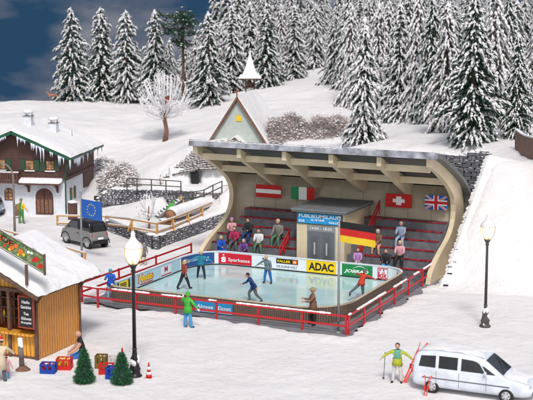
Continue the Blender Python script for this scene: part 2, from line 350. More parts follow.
# terrace: low terrace bounded by stone wall A-C (front) and C-B (right)
TA, TC_, TB = (-27.2, 20.2), (-20.45, 15.85), (-20.45, 25.5)
def terr_low(U, V):
    # signed distance inside the two walls (positive inside)
    dx, dy = TC_[0]-TA[0], TC_[1]-TA[1]; L = math.hypot(dx, dy); nx, ny = -dy/L, dx/L
    s1 = (U-TA[0])*nx + (V-TA[1])*ny
    s2 = TC_[0] - U
    s3 = (U-(-27.6))
    return np.minimum(np.minimum(s1, s2), s3*.35)
def terr_up(U, V):
    s1 = V - (26.2 + (U+30.5)*.33)
    s2 = -19.0 - U
    return np.minimum(s1, s2)
def hgt(U, V):
    U = np.asarray(U, float); V = np.asarray(V, float)
    h = np.maximum(rbf(U, V), 0)
    emb = np.clip(.70*(V-12.8 + .25*np.sin(U*.5)), 0, 6.9)
    k = sst(21.5, 27, V)
    he = emb*(1-k) + np.maximum(h, 6.0)*k
    k2 = sst(1.15, 1.45, U)
    inner = np.where(V < 22.6, 0.0, h)
    inner = inner*1.0
    base = np.where((U > -17.2) & (V < 23.4), np.where(V > 22.6, h*sst(22.6, 23.3, V), 0), h)
    plaza = sst(-21.5, -19.5, U)
    base = np.where((U <= -17.2) & (V < 24), base*(1-sst(-20, -19, U)), base)
    out = base*(1-k2) + np.where(V < 30, he, h)*k2
    # house platform
    tl = terr_low(U, V); up = terr_up(U, V)
    left = (U < -17) & (V < 40)
    inlow = left & (tl > .55)
    out = np.where(inlow, np.maximum(1.0 + .0*U, np.where(V < 24, 1.0, np.minimum(out, 1.2))), out)
    pl = left & (tl <= .55) & (U > -30.5) & (V < 21) ; out = np.where(pl, np.minimum(out, .05), out)
    upm = left & (up > .5) & (U > -31.5)
    out = np.where(upm, np.maximum(out, 2.3), out)
    mid = left & (up <= .5) & (tl > .55) & (V > 20)
    out = np.where(mid, 1.0, out)
    out = np.where((U > -20.9) & (U < -15.5) & (V < 27.2) & (tl <= .55), 0.0, out)
    Yc = -(U-CU)*sA + (V-CV)*cA
    f = sst(160, 185, Yc) * (1-sst(-38, -12, (U-CU)*cA + (V-CV)*sA)) + sst(200, 225, Yc)
    f = np.clip(f, 0, 1)
    return out*(1-f) - 7.0*f
def hz(u, v): return float(hgt(np.array([u]), np.array([v]))[0])
def axis(lo, hi, step, far_lo, far_hi):
    a = list(np.arange(lo, hi+.001, step)); s = step; x = lo; pre = []
    while x > far_lo: s *= 1.35; x -= s; pre.append(x)
    s = step; x = a[-1]; post = []
    while x < far_hi: s *= 1.35; x += s; post.append(x)
    return np.array(pre[::-1]+a+post)
ax = axis(-75, 25, .4, -500, 500); ay = axis(-12, 105, .4, -400, 500)
GX, GY = np.meshgrid(ax, ay)
GZ = hgt(GX, GY)
GZ = np.where((np.abs(GX+25) > 90) | (GY > 130), np.clip(GZ, -2, 14), GZ)
nx_, ny_ = len(ax), len(ay)
vs = []
apr = lambda u, v: -17.3 < u < .3 and -.6 < v < 22.4
for j in range(ny_):
    for i in range(nx_):
        u, v, z = GX[j,i], GY[j,i], GZ[j,i]
        if apr(u, v): vs.append((u, v, z-.10)); continue
        n = noise.fractal(Vector((u*.25, v*.25, 3.1)), 1.0, 2.0, 4)
        amp = .05 if z < .3 else .22
        if u > 1.6 and v > 11 and v < 40: n += .5*noise.fractal(Vector((u*.9, v*.9, 7.7)), 1.0, 2.0, 3)
        vs.append((u, v, z + n*amp + (0.03 if z < .3 else 0)))
me = bpy.data.meshes.new('snow_ground')
me.from_pydata(vs, [], [(j*nx_+i, j*nx_+i+1, (j+1)*nx_+i+1, (j+1)*nx_+i) for j in range(ny_-1) for i in range(nx_-1)])
me.materials.append(M['snow']); me.polygons.foreach_set('use_smooth', [True]*len(me.polygons)); me.update()
g = bpy.data.objects.new('snow_ground', me); C.objects.link(g); struct(g)

# grey apron round the rink with ragged snow edge
def ragged(pts, amp, seed, step=.25):
    out = []
    n = len(pts)
    for i in range(n):
        a, b = Vector((*pts[i], 0)), Vector((*pts[(i+1) % n], 0)); L = (b-a).length; k = max(1, int(L/step)); d = (b-a).normalized(); nn = Vector((-d.y, d.x, 0))
        for q in range(k):
            p = a.lerp(b, q/k); w = noise.fractal(Vector((p.x*.6+seed, p.y*.6, seed)), 1, 2, 4)
            p = p + nn*w*amp; out.append((p.x, p.y))
    return out
ap = MB(); poly = ragged([(-16.6,.5),(-11,.3),(-5,-.25),(.25,-.6),(.45,6),(.6,13.2),(.6,22.3),(-17.1,22.3),(-17.0,6)], .55, 5)
ap.add([(x, y, .045) for x, y in poly], [tuple(range(len(poly)))], 'apron')
struct(ap.build('apron_paving'))

# snow rim lapping over the apron edge (low mounds)
rim = MB(); lp = ragged([(-19,2.0),(-16.6,.6),(-11,.3),(-5,-.25),(.2,-.5),(.42,4),(.5,13.0)][::-1], .5, 9, .12)
lp = [q for q in lp]
n_ = int(len(lp)*.49); lp = lp[:n_]; vs = []
for i, (x, y) in enumerate(lp):
    a0 = lp[max(0, i-6)]; a1 = lp[min(n_-1, i+6)]; dx, dy = a1[0]-a0[0], a1[1]-a0[1]; L_ = math.hypot(dx, dy) or 1; ox, oy = -dy/L_, dx/L_
    if ox*0+oy > 0 and x < 0 or (ox < 0 and x > 0): ox, oy = -ox, -oy
    hh_ = .09 + .06*noise.noise(Vector((x*1.3, y*1.3, 5)))
    for (o_, z_) in ((-.06, .035), (.02, hh_*.8), (.22, hh_*1.15), (.7, .075), (1.5, .0)): vs.append((x+ox*o_, y+oy*o_, z_+ (.03*noise.noise(Vector((x*2+o_, y*2, 1))) if o_ > .1 else 0)))
rim.add(vs, [(5*i+k, 5*i+5+k, 5*i+6+k, 5*i+1+k) for i in range(n_-1) for k in range(4)], 'snow', True)
struct(rim.build('snow_bank'))

# ------------------------------------------------------------------ sky backdrop
sk = MB(); NSEG = 48; Rr = 235
vs = []; fs = []
for i in range(NSEG+1):
    a = R(-75+150*i/NSEG); x, y = math.sin(a)*Rr, math.cos(a)*Rr; u, v = w2l(x, y)
    vs += [(u, v, -25), (u, v, 60)]
for i in range(NSEG): fs.append((2*i, 2*i+2, 2*i+3, 2*i+1))
sk.add(vs, fs, 'sky', True)
struct(sk.build('sky', fix=False))

# ------------------------------------------------------------------ snowy spruces
def spruce_proto(seed, Hh, Rm, nl, snowy, green, power=.8, droop=.35, big=1.2):
    rnd = random.Random(seed); fo = MB(); sn = MB(); tr = MB()
    tr.tube([(0,0,0),(0,0,Hh*.5),(0,0,Hh*.97)], [Hh*.016, Hh*.011, .01], 'trunk', 6)
    oc_v = [(1,0,0),(-1,0,0),(0,1,0),(0,-1,0),(0,0,1),(0,0,-1)]
    ocf = [(0,2,4),(2,1,4),(1,3,4),(3,0,4),(2,0,5),(1,2,5),(3,1,5),(0,3,5)]
    def clump(p, d, L, w):
        L *= big*.9; w *= big
        d = d.normalized(); r = d.cross(Vector((0,0,1))); r = r.normalized() if r.length > 1e-3 else Vector((1,0,0)); q = r.cross(d)
        vs = [p + d*a*L + r*b*w*rnd.uniform(.75,1.25) + q*c*w*.75*rnd.uniform(.75,1.2) for a, b, c in oc_v]
        sn.add(vs, ocf, 'snowflock', True)
    def tuft(p, d, L, w):
        for k in range(3):
            s = Vector((rnd.gauss(0,1), rnd.gauss(0,1), rnd.gauss(0,.6))).normalized()*w
            e = p + d*L + Vector((rnd.gauss(0,.12), rnd.gauss(0,.12), rnd.gauss(-.1,.1)))*L*1.4
            fo.add([p-s*.4, p+s*.4, e+s*.12, e-s*.12], [(0,1,2,3)], green)
    for i in range(nl):
        t = i/(nl-1); z = Hh*(.07+.90*t); r = Rm*(max(0, 1-t)**power)*min(1, (1-t)*7+.25) + .14
        nb = int(6 + 11*(1-t))
        off = rnd.random()*6.28
        wob = 1+.24*rnd.uniform(-1,1)
        for b in range(nb):
            az = off + 6.283*b/nb + rnd.uniform(-.25,.25); Lb = r*rnd.uniform(.58,1.2)*wob*(1+.16*math.sin(az*2+seed+z))
            if rnd.random() < .10: continue
            dr = droop + rnd.uniform(-.18,.22)
            d0 = Vector((math.cos(az), math.sin(az), 0))
            steps = max(2, int(Lb/.30)); z0 = z + rnd.uniform(-.12,.12)
            for s in range(1, steps+1):
                q = s/steps
                if steps > 4 and q < .3: continue
                p = Vector((d0.x*Lb*q, d0.y*Lb*q, z0 - dr*Lb*q*q*.9 + .06*Lb*q))
                dd = Vector((d0.x, d0.y, -dr*1.5*q)).normalized()
                side = Vector((-d0.y, d0.x, 0))*rnd.choice((-1,1,0))*.5
                w = .17*(1.15-.3*t)
                tuft(p - dd*.1, (dd+side*.5).normalized(), rnd.uniform(.28,.42), w*1.2)
                tuft(p - dd*.1 - Vector((0,0,.06)), (dd-side*.8-Vector((0,0,.5))).normalized(), rnd.uniform(.25,.38), w)
                if rnd.random() < snowy*(.12+1.0*q**1.4):
                    clump(p + Vector((0,0,.08)) + dd*.08, (dd+side*.9+Vector((0,0,rnd.uniform(-.7,.25)))).normalized(), rnd.uniform(.16,.36), rnd.uniform(.07,.14))
                if q > .7 and rnd.random() < snowy*.95:
                    clump(p + dd*.22 - Vector((0,0,.03)), (dd+Vector((0,0,rnd.uniform(-.9,.1)))-side).normalized(), rnd.uniform(.14,.32), rnd.uniform(.045,.09))
    clump(Vector((0,0,Hh*.985)), Vector((0,0,1)), .3, .07)
    return fo, sn, tr
def tree_root(name, label, protos, group):
    fo, sn, tr = protos
    t = thing(name, label, 'tree', (0,0,0), 0, group)
    tr.build('trunk', t, fix=False)
    c = fo.build('crown', t, fix=False); sn.build('snow_cover', c, fix=False)
    return t
protos = []
specs = [(11, 10.0, 1.95, 27, .95, 'needle', .62, .30, 1.2), (12, 10.0, 1.7, 29, .85, 'needle', .55, .35, 1.25), (13, 10.0, 1.9, 28, 1.25, 'needle_b', .6, .5, 1.5), (14, 10.0, 2.25, 28, .95, 'needle', .72, .5, 1.25), (15, 10.0, 1.45, 29, 1.25, 'needle', .5, .35, 1.5), (16, 10.0, 1.6, 26, 1.1, 'needle', .45, .2, 1.4), (17, 10.0, 1.75, 24, 1.2, 'needle_b', .5, .65, 1.6)]
for s in specs: protos.append(spruce_proto(*s))
TG = 'snow-covered spruces on the hill'
# (px, distance, top py, proto, width factor, label)
trees = [
 (73,150,8,0,.95,'tall snowy spruce on the hill crest, leftmost, behind the small brown deer'),
 (102,151,8,1,1.0,'snowy spruce on the crest, second from the left against the dark sky'),
 (127,149,11,5,.95,'narrow snowy spruce on the crest, third from the left'),
 (156,147,10,0,.85,'snowy spruce standing right behind the round bare white tree'),
 (140,158,62,4,1.0,'short snowy spruce far behind between the third and fourth crest trees'),
 (113,160,66,4,1.0,'low snow-laden spruce behind the gap right of the second crest tree'),
 (170,154,40,4,1.0,'half-height snowy spruce just left of the tall dark pine'),
 (196,150,34,2,.8,'greyish snowy spruce just right of the tall dark pine'),
 (209,138,12,0,.95,'big snow-laden spruce with low skirt, up the slope left of the bell tower'),
 (232,146,6,5,.9,'dark green snowy spruce directly behind the bell tower roof'),
 (250,150,2,4,.95,'narrow snowy spruce rising above the bell tower tip'),
 (267,144,4,1,1.0,'full dark snowy spruce just right of the bell tower'),
 (294,150,6,5,.95,'dark green snowy spruce above the open snow slope in the middle'),
 (315,158,4,4,1.1,'slim snowy spruce at the back, left of the spruce with bare lower twigs'),
 (334,141,8,3,.72,'snowy spruce with drooping grey lower twigs above the open snow slope'),
 (281,160,4,2,.9,'grey snowy spruce at the back above the open slope, left side'),
 (364,100,18,4,.78,'tall slim frosted spruce reaching down to the stand roof, just above its middle'),
 (351,128,6,6,.72,'frosted grey spruce behind the tall one above the stand roof'),
 (378,124,2,2,.68,'pale frosted spruce just right of the tall slim spruce at the roof'),
 (399,119,4,5,.75,'snowy spruce with dark core standing by the snow gap behind the stand'),
 (388,130,0,6,.72,'pale frosted spruce squeezed behind the spruce by the snow gap'),
 (417,118,-4,6,.7,'greyish frosted spruce at the top end of the snow gap behind the stand'),
 (431,114,-2,1,.7,'narrow dark snowy spruce left of the pale one beside the widest tree'),
 (446,104,2,2,.72,'pale frosted spruce touching the left flank of the widest tree'),
 (473,95,-6,0,.92,'widest snowy spruce, right above the stone wall behind the stand'),
 (517,96,33,0,.78,'snowy spruce with visible tip beside the plank wall on the right'),
 (495,104,-4,6,.8,'pale frosted spruce between the widest tree and the one by the plank wall'),
 (506,116,-6,1,.8,'dark snowy spruce seen above the one with the visible tip by the plank wall'),
 (538,103,8,6,.8,'pale snowy spruce at the right edge behind the plank wall'),
 (556,112,-8,0,.8,'snowy spruce beyond the right edge of the plank wall'),
]
first = {}
def place_tree(px, Y, top, k, wf, label, group=TG, name='snowy_spruce'):
    g_ = gd(px, 100, Y); z = hz(g_.x, g_.y) - .15
    tp = gd(px, top, Y).z; Hh = max(2.5, tp - z); s = Hh/10.0
    rz = random.uniform(0, 6.28)
    sc = (s*wf*.5+wf*.5*min(s,1.15), s*wf*.5+wf*.5*min(s,1.15), s)
    if k not in first:
        t = tree_root(name, label, protos[k], group); first[k] = t; t.location = (g_.x, g_.y, z); t.rotation_euler = (0,0,rz); t.scale = sc
        return t
    return dup(first[k], (g_.x, g_.y, z), rz, label, sc, group)
for a in trees: place_tree(*a)
# dense forest rows behind on the right half
rb = random.Random(5)
BG = 'dense snowy forest spruces behind the slope'
lab = 'frosted spruce among the dense forest rows that close off the top of the hill'
for row, (Y, x0, x1, st, top) in enumerate([(158, 342, 640, 14, -4), (168, 238, 640, 14, -8), (180, 215, 640, 14, -14), (136, 352, 640, 17, -2), (127, 408, 640, 21, -4)]):
    x = x0
    while x < x1:
        if row < 3: pass
        place_tree(x+rb.uniform(-4,4), Y+rb.uniform(-4,4), top+rb.uniform(-9,12), rb.choice((1,5,0,4,5,3,6)), rb.uniform(.65,1.0), lab, BG); x += st
for (px, Y, top) in [(186,165,46),(222,158,24),(163,166,60),(211,172,30)]:
    place_tree(px, Y, top, 2, 1.2, 'greyish spruce at the very back behind the crest between the pine and the bell tower', 'back spruces behind the crest')

# tall pine with umbrella crown
def pine():
    g_ = gd(183, 100, 143); z = hz(g_.x, g_.y); rnd = random.Random(4)
    t = thing('pine_tree', 'tall pine with bare brown trunk and dark flat-topped crown on the crest', 'tree', (g_.x, g_.y, z))
    tr = MB(); tr.tube([(0,0,-.2),(.1,0,3),(0,.1,6.5),(.15,0,9.6)], [.22,.18,.14,.06], 'trunk', 8)
    fo = MB(); sn = MB()
    for i in range(34):
        az = rnd.uniform(0, 6.28); zz = rnd.uniform(6.2, 9.6); L = rnd.uniform(1.2, 3.0)*(1.15-(abs(zz-8)/4))
        a = Vector((0,0,zz)); b = a + Vector((math.cos(az)*L, math.sin(az)*L, rnd.uniform(-.3,.7)))
        tr.tube([a, a.lerp(b,.5)+Vector((0,0,.12)), b], [.05,.035,.015], 'trunk', 4)
        for j in range(26):
            p = a.lerp(b, rnd.uniform(.25,1.05)) + Vector((rnd.gauss(0,.25), rnd.gauss(0,.25), rnd.gauss(.05,.16)))
            for k in range(4):
                s = Vector((rnd.gauss(0,1), rnd.gauss(0,1), rnd.gauss(.4,.6))).normalized()
                q = s.orthogonal().normalized()*.05
                fo.add([p-q, p+q, p+s*.34], [(0,1,2)], 'needle')
            if rnd.random() < .16: sn.ell(p+Vector((0,0,.08)), (.12,.08,.05), 'snowflock', 6, 4, jit=.2)
    for i in range(7):
        az = rnd.uniform(0, 6.28); zz = rnd.uniform(2.5, 6); L = rnd.uniform(.5,1.2)
        tr.tube([(0,0,zz),(math.cos(az)*L, math.sin(az)*L, zz+.2)], [.035,.01], 'trunk', 4)
    tr.build('trunk', t, fix=False); c = fo.build('crown', t, fix=False); sn.build('snow_cover', c, fix=False)
pine()

# round bare tree coated with snow
def bare_tree(name, label, loc, Hh, Rc, trunk_h, n, seed, th=.05):
    rnd = random.Random(seed); t = thing(name, label, 'tree', loc)
    tr = MB(); br = MB(); u = Hh
    tr.tube([(0,0,-.15),(.03*u,0,trunk_h*.5),(0,0,trunk_h),(0.02*u,0,trunk_h+(Hh-trunk_h)*.5)], [.045*u,.032*u,.03*u,.012*u], 'treebrown', 8)
    for k in range(3):
        a = rnd.uniform(0,6.28); tr.tube([(0,0,trunk_h*.9),(math.cos(a)*Rc*.3, math.sin(a)*Rc*.3, trunk_h+Rc*.5)], [.022*u,.008*u], 'treebrown', 6)
    cz = trunk_h + (Hh-trunk_h)*.48
    for i in range(n):
        az = rnd.uniform(0, 6.28); el = rnd.uniform(-.75, 1.45)
        end = Vector((math.cos(az)*math.cos(el)*Rc, math.sin(az)*math.cos(el)*Rc, cz + math.sin(el)*(Hh-cz)))
        st = Vector((0,0, trunk_h*.95 + rnd.uniform(0,.35)*(Hh-trunk_h)))
        outw = Vector((math.cos(az)*Rc*.9, math.sin(az)*Rc*.9, 0))
        midp = st.lerp(end,.5) + outw*.25*(1 if el < .6 else .7) + Vector((rnd.gauss(0,.07),rnd.gauss(0,.07),rnd.gauss(0,.07)))*Rc
        e2 = end + Vector((-math.cos(az)*Rc*.12, -math.sin(az)*Rc*.12, rnd.uniform(-.12,.22)*Rc))
        pts = [st, st.lerp(midp,.55)+Vector((0,0,-.04*Rc)), midp, end, e2]
        br.tube(pts, [th*.8, th, th*.95, th*.75, th*.35], 'snowflock', 5)
        for q in range(2):
            b = midp.lerp(end, rnd.random()); d = Vector((rnd.gauss(0,1),rnd.gauss(0,1),rnd.gauss(.4,1))).normalized()*Rc*.25
            br.tube([b, b+d*.6, b+d], [th*.7, th*.6, th*.25], 'snowflock', 4)
    tr.build('trunk', t, fix=False); br.build('crown', t, fix=False)
    return t
p = gd(165, 141, 118); p.z = hz(p.x, p.y)
bare_tree('bare_tree', 'round bare tree with brown trunk and curved snow-white branches on the slope', p, 6.2, 2.3, 1.9, 84, 3, .052)
p = gp(148.5, 231, 1.0)
bare_tree('bare_tree', 'small bare snow-laden tree on the stone terrace behind the wooden fence', p, 2.7, 1.0, .85, 16, 8, .055)
p = gd(160, 172, 104); p.z = hz(p.x, p.y)
bare_tree('sapling', 'tiny white leafless sapling on the snow slope above the metal railing', p, 1.5, .45, .4, 7, 9, .03)
# red nest box in the round bare tree
p = gd(168, 99, 117)
nb = thing('nest_box', 'small red-brown nest box hanging in the round bare white tree', 'nest box', p)
m_ = MB(); m_.box((0,0,0), (.26,.24,.34), 'c_brick'); m_.build('box_body', nb); m_ = MB(); m_.prism([(-.2,.17),(0,.32),(.2,.17)], 'y', -.16, .16, 'treebrown'); m_.build('roof', nb)

# ------------------------------------------------------------------ stone walls
def stone_wall(name, label, pts, h0, hgt_, mat_='stone', thick=.5, rowh=.17, seed=1, snowtop=True, hfun=None, cat='wall', out=1):
    rnd = random.Random(seed); t = thing(name, label, cat, (pts[0][0], pts[0][1], h0))
    o = Vector((pts[0][0], pts[0][1], h0)); st = MB(); core = MB(); sn = MB()
    for i in range(len(pts)-1):
        a = Vector((pts[i][0], pts[i][1], 0)); b = Vector((pts[i+1][0], pts[i+1][1], 0)); d = (b-a); L = d.length; d.normalize(); nn = Vector((d.y, -d.x, 0))*out
        ang = math.atan2(d.y, d.x)
        s = 0
        hh = lambda s: (hfun(i, s/L) if hfun else hgt_)
        k = max(1, int(L/.8))
        for q in range(k):
            s0, s1 = L*q/k, L*(q+1)/k; hm = hh((s0+s1)/2)
            c = a + d*(s0+s1)/2 - nn*.24 ; core.box(c - Vector((o.x,o.y,0)) + Vector((0,0,hm/2-.06)), (s1-s0-.002, .30, hm-.04), 'mortar', rz=ang)
        row = 0; z = 0
        while z < 8:
            s = rnd.uniform(-.15, 0); any_ = False; rh = rowh*rnd.uniform(.8,1.25)
            while s < L:
                w = rnd.uniform(.14, .42)*max(1, rowh/.2)
                if z + rh*.5 < hh(min(max(s+w/2,0),L)):
                    any_ = True
                    pr = rnd.uniform(.0,.07); c = a + d*min(s+w/2, L) + nn*(pr-.12) + Vector((0,0,z+rh/2))
                    st.box(c - Vector((o.x,o.y,0)), (w*.94, .28, rh*rnd.uniform(.72,1.0)), mat_, rz=ang+rnd.uniform(-.14,.14), rx=rnd.uniform(-.16,.16), ry=rnd.uniform(-.12,.12), taper=rnd.uniform(.78,1))
                    if rnd.random() < .55:
                        sn.ell(c - Vector((o.x,o.y,0)) + nn*.10 + Vector((0,0,rh*.45)), (w*.38,.07,.025+.02*rnd.random()), 'snowflock', 6, 4, rot=Euler((0,0,ang)).to_matrix(), jit=.2)
                s += w
            z += rh
            if not any_: break
        if snowtop:
            k = max(2, int(L/.35))
            for q in range(k+1):
                s = min(max(L*q/k, .35), L-.3); c = a + d*s - nn*(thick*.45) - Vector((o.x,o.y,0)) + Vector((0,0,hh(s)+.0))
                sn.ell(c, (.3, thick*.55+rnd.uniform(-.04,.06), .08+.05*rnd.random()), 'snowcap', 8, 5, rot=Euler((0,0,ang)).to_matrix(), jit=.08)
    core.build('core', t); st.build('stonework', t); sn.build('snow_cap', t, fix=False)
    return t
stone_wall('stone_wall', 'dark dry stone terrace wall running from the small car to the rink side corner', [TA, TC_, (-20.45, 27.3)], 0, 1.0, seed=2, thick=1.0, rowh=.15)
stone_wall('stone_wall', 'dark stone wall of the upper terrace under the metal railing, beside the twiggy bush', [(-31.6,25.4),(-30.4,25.8),(-25.0,27.6),(-22.5,28.4)], 1.0, 1.25, seed=3, thick=1.0, rowh=.15, hfun=lambda i, t: (.2+1.05*t if i == 0 else 1.25))
stone_wall('stone_wall', 'rough low stone wall below the grotto, beside the left end of the stand', [(-23.7,27.6),(-19.2,28.6)], 1.0, 1.25, seed=4, mat_='stone2')
stone_wall('stone_wall', 'high grey stone retaining wall in the back corner right of the stand roof', [(-3.2,22.9),(1.2,22.9)], 0, 7.1, seed=6, rowh=.28, hfun=lambda i, t: 6.75+.45*t+.12*math.sin(t*9))
stone_wall('stone_wall', 'stone retaining wall rising up the snowy embankment beside the stand, capped with a jagged snow edge', [(1.25,22.7),(1.25,12.9)], 0, 6, seed=7, rowh=.3, hfun=lambda i, t: max(.12, 6.85*(1-t)), snowtop=False, out=1)
lip = MB(); rl = random.Random(77); vs = []; NN = 170
for i in range(NN+1):
    v_ = 23.0-10.4*i/NN; z_ = max(.05, min(6.9, .70*(v_-12.8)))
    j_ = .10*noise.noise(Vector((v_*2.2, 0, 1))) + (rl.uniform(.0,.16) if rl.random() < .6 else rl.uniform(-.12,.02))
    fd_ = max(0., min(1., (v_-12.9)/2.2)); j_ *= fd_
    for (x_, dz_) in ((1.22-j_, -.16-.08*rl.random()), (1.14-j_, .02), (1.35, .17), (1.75, .10), (3.4, -.16)): vs.append((x_, v_, (z_ if fd_ > 0 else 0)+dz_*(fd_ if dz_ > 0 else 1)+.03*noise.noise(Vector((x_*2, v_*2, 3)))))
lip.add(vs, [(5*i+k, 5*i+5+k, 5*i+6+k, 5*i+1+k) for i in range(NN) for k in range(4)], 'snow', False)
struct(lip.build('snow_ledge'))
# rock tiers over the grotto
def grotto():
    g_ = gd(195, 187, 104.5); base = Vector((g_.x, g_.y, 2.3)); rnd = random.Random(12)
    t = thing('rock_grotto', 'stepped snowy rock terraces with a dark narrow opening below, left of the stand', 'rocks', base)
    ux, uy = cA, sA   # camera-right and away directions in place frame
    rx = Vector((cA, sA, 0)); fw = Vector((-sA, cA, 0))
    rk = MB(); sn = MB(); m_ = MB()
    for (x0, x1, zz) in ((-2.2,-.28,1.35),(.40,3.4,1.55)):
        nx3, nz3 = 24, 12; vs = []
        for i in range(nx3+1):
            for j in range(nz3+1):
                x = x0+(x1-x0)*i/nx3; z = zz*j/nz3; e = min(1, min(i, nx3-i)/3)
                p = rx*x + fw*(.75-.45*math.sqrt(e)+.22*(z/zz)**2 + .16*noise.fractal(Vector((x*1.4, z*1.4, 8)),1,2,4)) + Vector((0,0,z-.05))
                vs.append(p)
        m_.add(vs, [(i*(nz3+1)+j, (i+1)*(nz3+1)+j, (i+1)*(nz3+1)+j+1, i*(nz3+1)+j+1) for i in range(nx3) for j in range(nz3)], 'snowcap', True)
    m_.build('snow_face', t, fix=False)
    d = MB(); d.prism([(-.27,-.1),(.27,-.1),(.29,.85),(.20,1.20),(.02,1.36),(-.18,1.26),(-.31,.9)], 'y', .10, .9, 'black'); RM = Matrix.Rotation(AZ, 3, 'Z'); d.v = [tuple(RM @ Vector(q_)) for q_ in d.v]; d.build('opening', t)  # solid black block, the shade inside the opening put into its colour
    NR = 13
    for k in range(NR):
        zz = 1.36 + k*.160; y = .12 + k*.19; xa = -2.5 + k*.20; xb = 3.6; x = xa
        while x < xb:
            w = rnd.uniform(.16,.38); fx = (x-xa)/(xb-xa); curve = -.85*(1-min(1, fx*1.5))**2
            p = rx*x + fw*(y + .9*(1-min(1,fx*1.6))**2 + .12*noise.noise(Vector((x*1.5,k,0)))) + Vector((0,0,zz+curve+rnd.uniform(-.03,.03)))
            rk.box(p, (w*1.0,.7,.125+rnd.uniform(-.03,.05)), 'rockb', rz=AZ+rnd.uniform(-.15,.15), ry=rnd.uniform(-.1,.1), rx=rnd.uniform(-.1,.1), taper=rnd.uniform(.8,.95))
            sn.ell(p - fw*.24 + Vector((0,0,.075)), (w*.62,.12,.022+.018*rnd.random()), 'snowflock', 6, 4, rot=Euler((0,0,AZ)).to_matrix(), jit=.2)
            x += w
    rk.build('rock_layers', t); sn.build('snow_layers', t, fix=False)
grotto()

# brushwood mounds
def brush(name, label, loc, rx_, ry_, rz_, n, seed, m1='brush', m2='brush2', snowp=.25, cat='bush', L0=.5, thk=.022):
    rnd = random.Random(seed); t = thing(name, label, cat, loc, AZ)
    tw = MB(); sn = MB()
    core = MB(); core.ell((0,0,rz_*.2), (rx_*.78, ry_*.7, rz_*.56), m2, 20, 12, jit=.16); core.build('core', t, fix=False)
    for i in range(n):
        az = rnd.uniform(0,6.28); el = math.asin(rnd.uniform(.0,1))
        p = Vector((math.cos(az)*math.cos(el)*rx_*.86, math.sin(az)*math.cos(el)*ry_*.86, math.sin(el)*rz_*.82 + .05))
        k = noise.noise(Vector((p.x*.7, p.y*.7, p.z*.9+seed)))
        p *= 1+.42*k; p.x += .25*rnd.gauss(0,1)*.4; p.z += .12*rnd.gauss(0,1)
        d = Vector((p.x/rx_, p.y/ry_, p.z/rz_*.6+.25)).normalized(); d = (d + Vector((rnd.gauss(0,.6),rnd.gauss(0,.6),rnd.gauss(0,.5)))).normalized()
        L = L0*rnd.uniform(.4,1.2); q = d.orthogonal().normalized()*thk
        mid = p + d*L*.6 + Vector((0,0,.05)); e = p + d*L + Vector((0,0,-.12*L0*2))
        tw.add([p-q, p+q, mid+q*.7, mid-q*.7, e], [(0,1,2,3),(3,2,4)], m1 if k > -.05 or rnd.random() < .4 else m2)
        if rnd.random() < snowp*(1 if k > 0 else .4): sn.ell(mid, (.09*rnd.uniform(.6,1.5),.07,.045), 'snowflock', 5, 4, jit=.2)
    tw.build('twigs', t, fix=False); sn.build('snow_cover', t, fix=False)
    return t
p = gd(120,205,104.5); brush('snowy_bush', 'rounded twiggy bush dusted with snow beside the chalet, left of the terrace wall', (p.x,p.y,.7), 1.75,1.3,3.3, 5200, 1, 'brush','brush2',.40, L0=.6)
p = gd(290,143,113); brush('brushwood', 'grey-brown brushwood thicket right behind the chapel', (p.x,p.y,p.z-.4), 2.7,1.8,2.9, 6600, 2, 'brush','brush2',.12, L0=.7)
p = gd(327,144,113); brush('brushwood', 'wide grey-brown brushwood thicket above the middle of the stand roof', (p.x,p.y,p.z-.4), 3.2,1.9,2.7, 7200, 3, 'brush','brush2',.12, L0=.7)
p = gd(107,160,112); brush('snowy_bush', 'low sparse snow-covered shrub just behind the chalet roof corner', (p.x,p.y,hz(p.x,p.y)-.1), .9,.7,.9, 500, 5, 'brush2','snowflock',.9)

# ------------------------------------------------------------------ ice rink
def rpath(x0, x1, y0, y1, r_ll, r_lb, r_rb, r_rf, n=10):
    P = []
    def arc(cx, cy, r, a0, a1, ry=None):
        for i in range(n+1):
            a = R(a0 + (a1-a0)*i/n); P.append((cx+r*math.cos(a), cy+(ry or r)*math.sin(a)))
    arc(x0+r_ll, y0+r_ll, r_ll, 225, 180)
    arc(x0+r_lb, y1-r_lb*1.3, r_lb, 180, 90, r_lb*1.3)
    arc(x1-r_rb, y1-r_rb, r_rb, 90, 0)
    arc(x1-r_rf, y0+r_rf, r_rf, 0, -90)
    arc(x0+r_ll, y0+r_ll, r_ll, 270, 225)
    return P
RP = rpath(-15.4, -.95, 1.25, 13.1, .8, 2.0, 1.6, 2.6)
cum = [0]
for i in range(1, len(RP)): cum.append(cum[-1] + math.dist(RP[i-1], RP[i]))
def pat(s, off=0.0):
    s = max(0, min(s, cum[-1]-1e-6))
    for i in range(1, len(RP)):
        if s <= cum[i]: break
    seg = max(1e-9, cum[i]-cum[i-1]); t = (s-cum[i-1])/seg; a, b = RP[i-1], RP[i]
    dx, dy = (b[0]-a[0])/seg, (b[1]-a[1])/seg
    return (a[0]+(b[0]-a[0])*t + dy*off, a[1]+(b[1]-a[1])*t - dx*off)   # +off = towards the ice
def s_at(x, y):
    best = min(range(2000), key=lambda k: (pat(cum[-1]*k/2000)[0]-x)**2 + (pat(cum[-1]*k/2000)[1]-y)**2); return cum[-1]*best/2000
ic = MB(); ip = [pat(cum[-1]*k/160, .0) for k in range(160)]
ic.add([(x,y,.07) for x,y in ip], [tuple(range(160))], 'ice'); io = ic.build('ice_sheet'); struct(io)
def strip(mb, s0, s1, z0, z1, off, m, ds=.25, th=0.0):
    n = max(1, int((s1-s0)/ds)); vs = []
    for i in range(n+1):
        x, y = pat(s0+(s1-s0)*i/n, off); vs += [(x,y,z0),(x,y,z1)]
    mb.add(vs, [(2*i, 2*i+2, 2*i+3, 2*i+1) for i in range(n)], m)
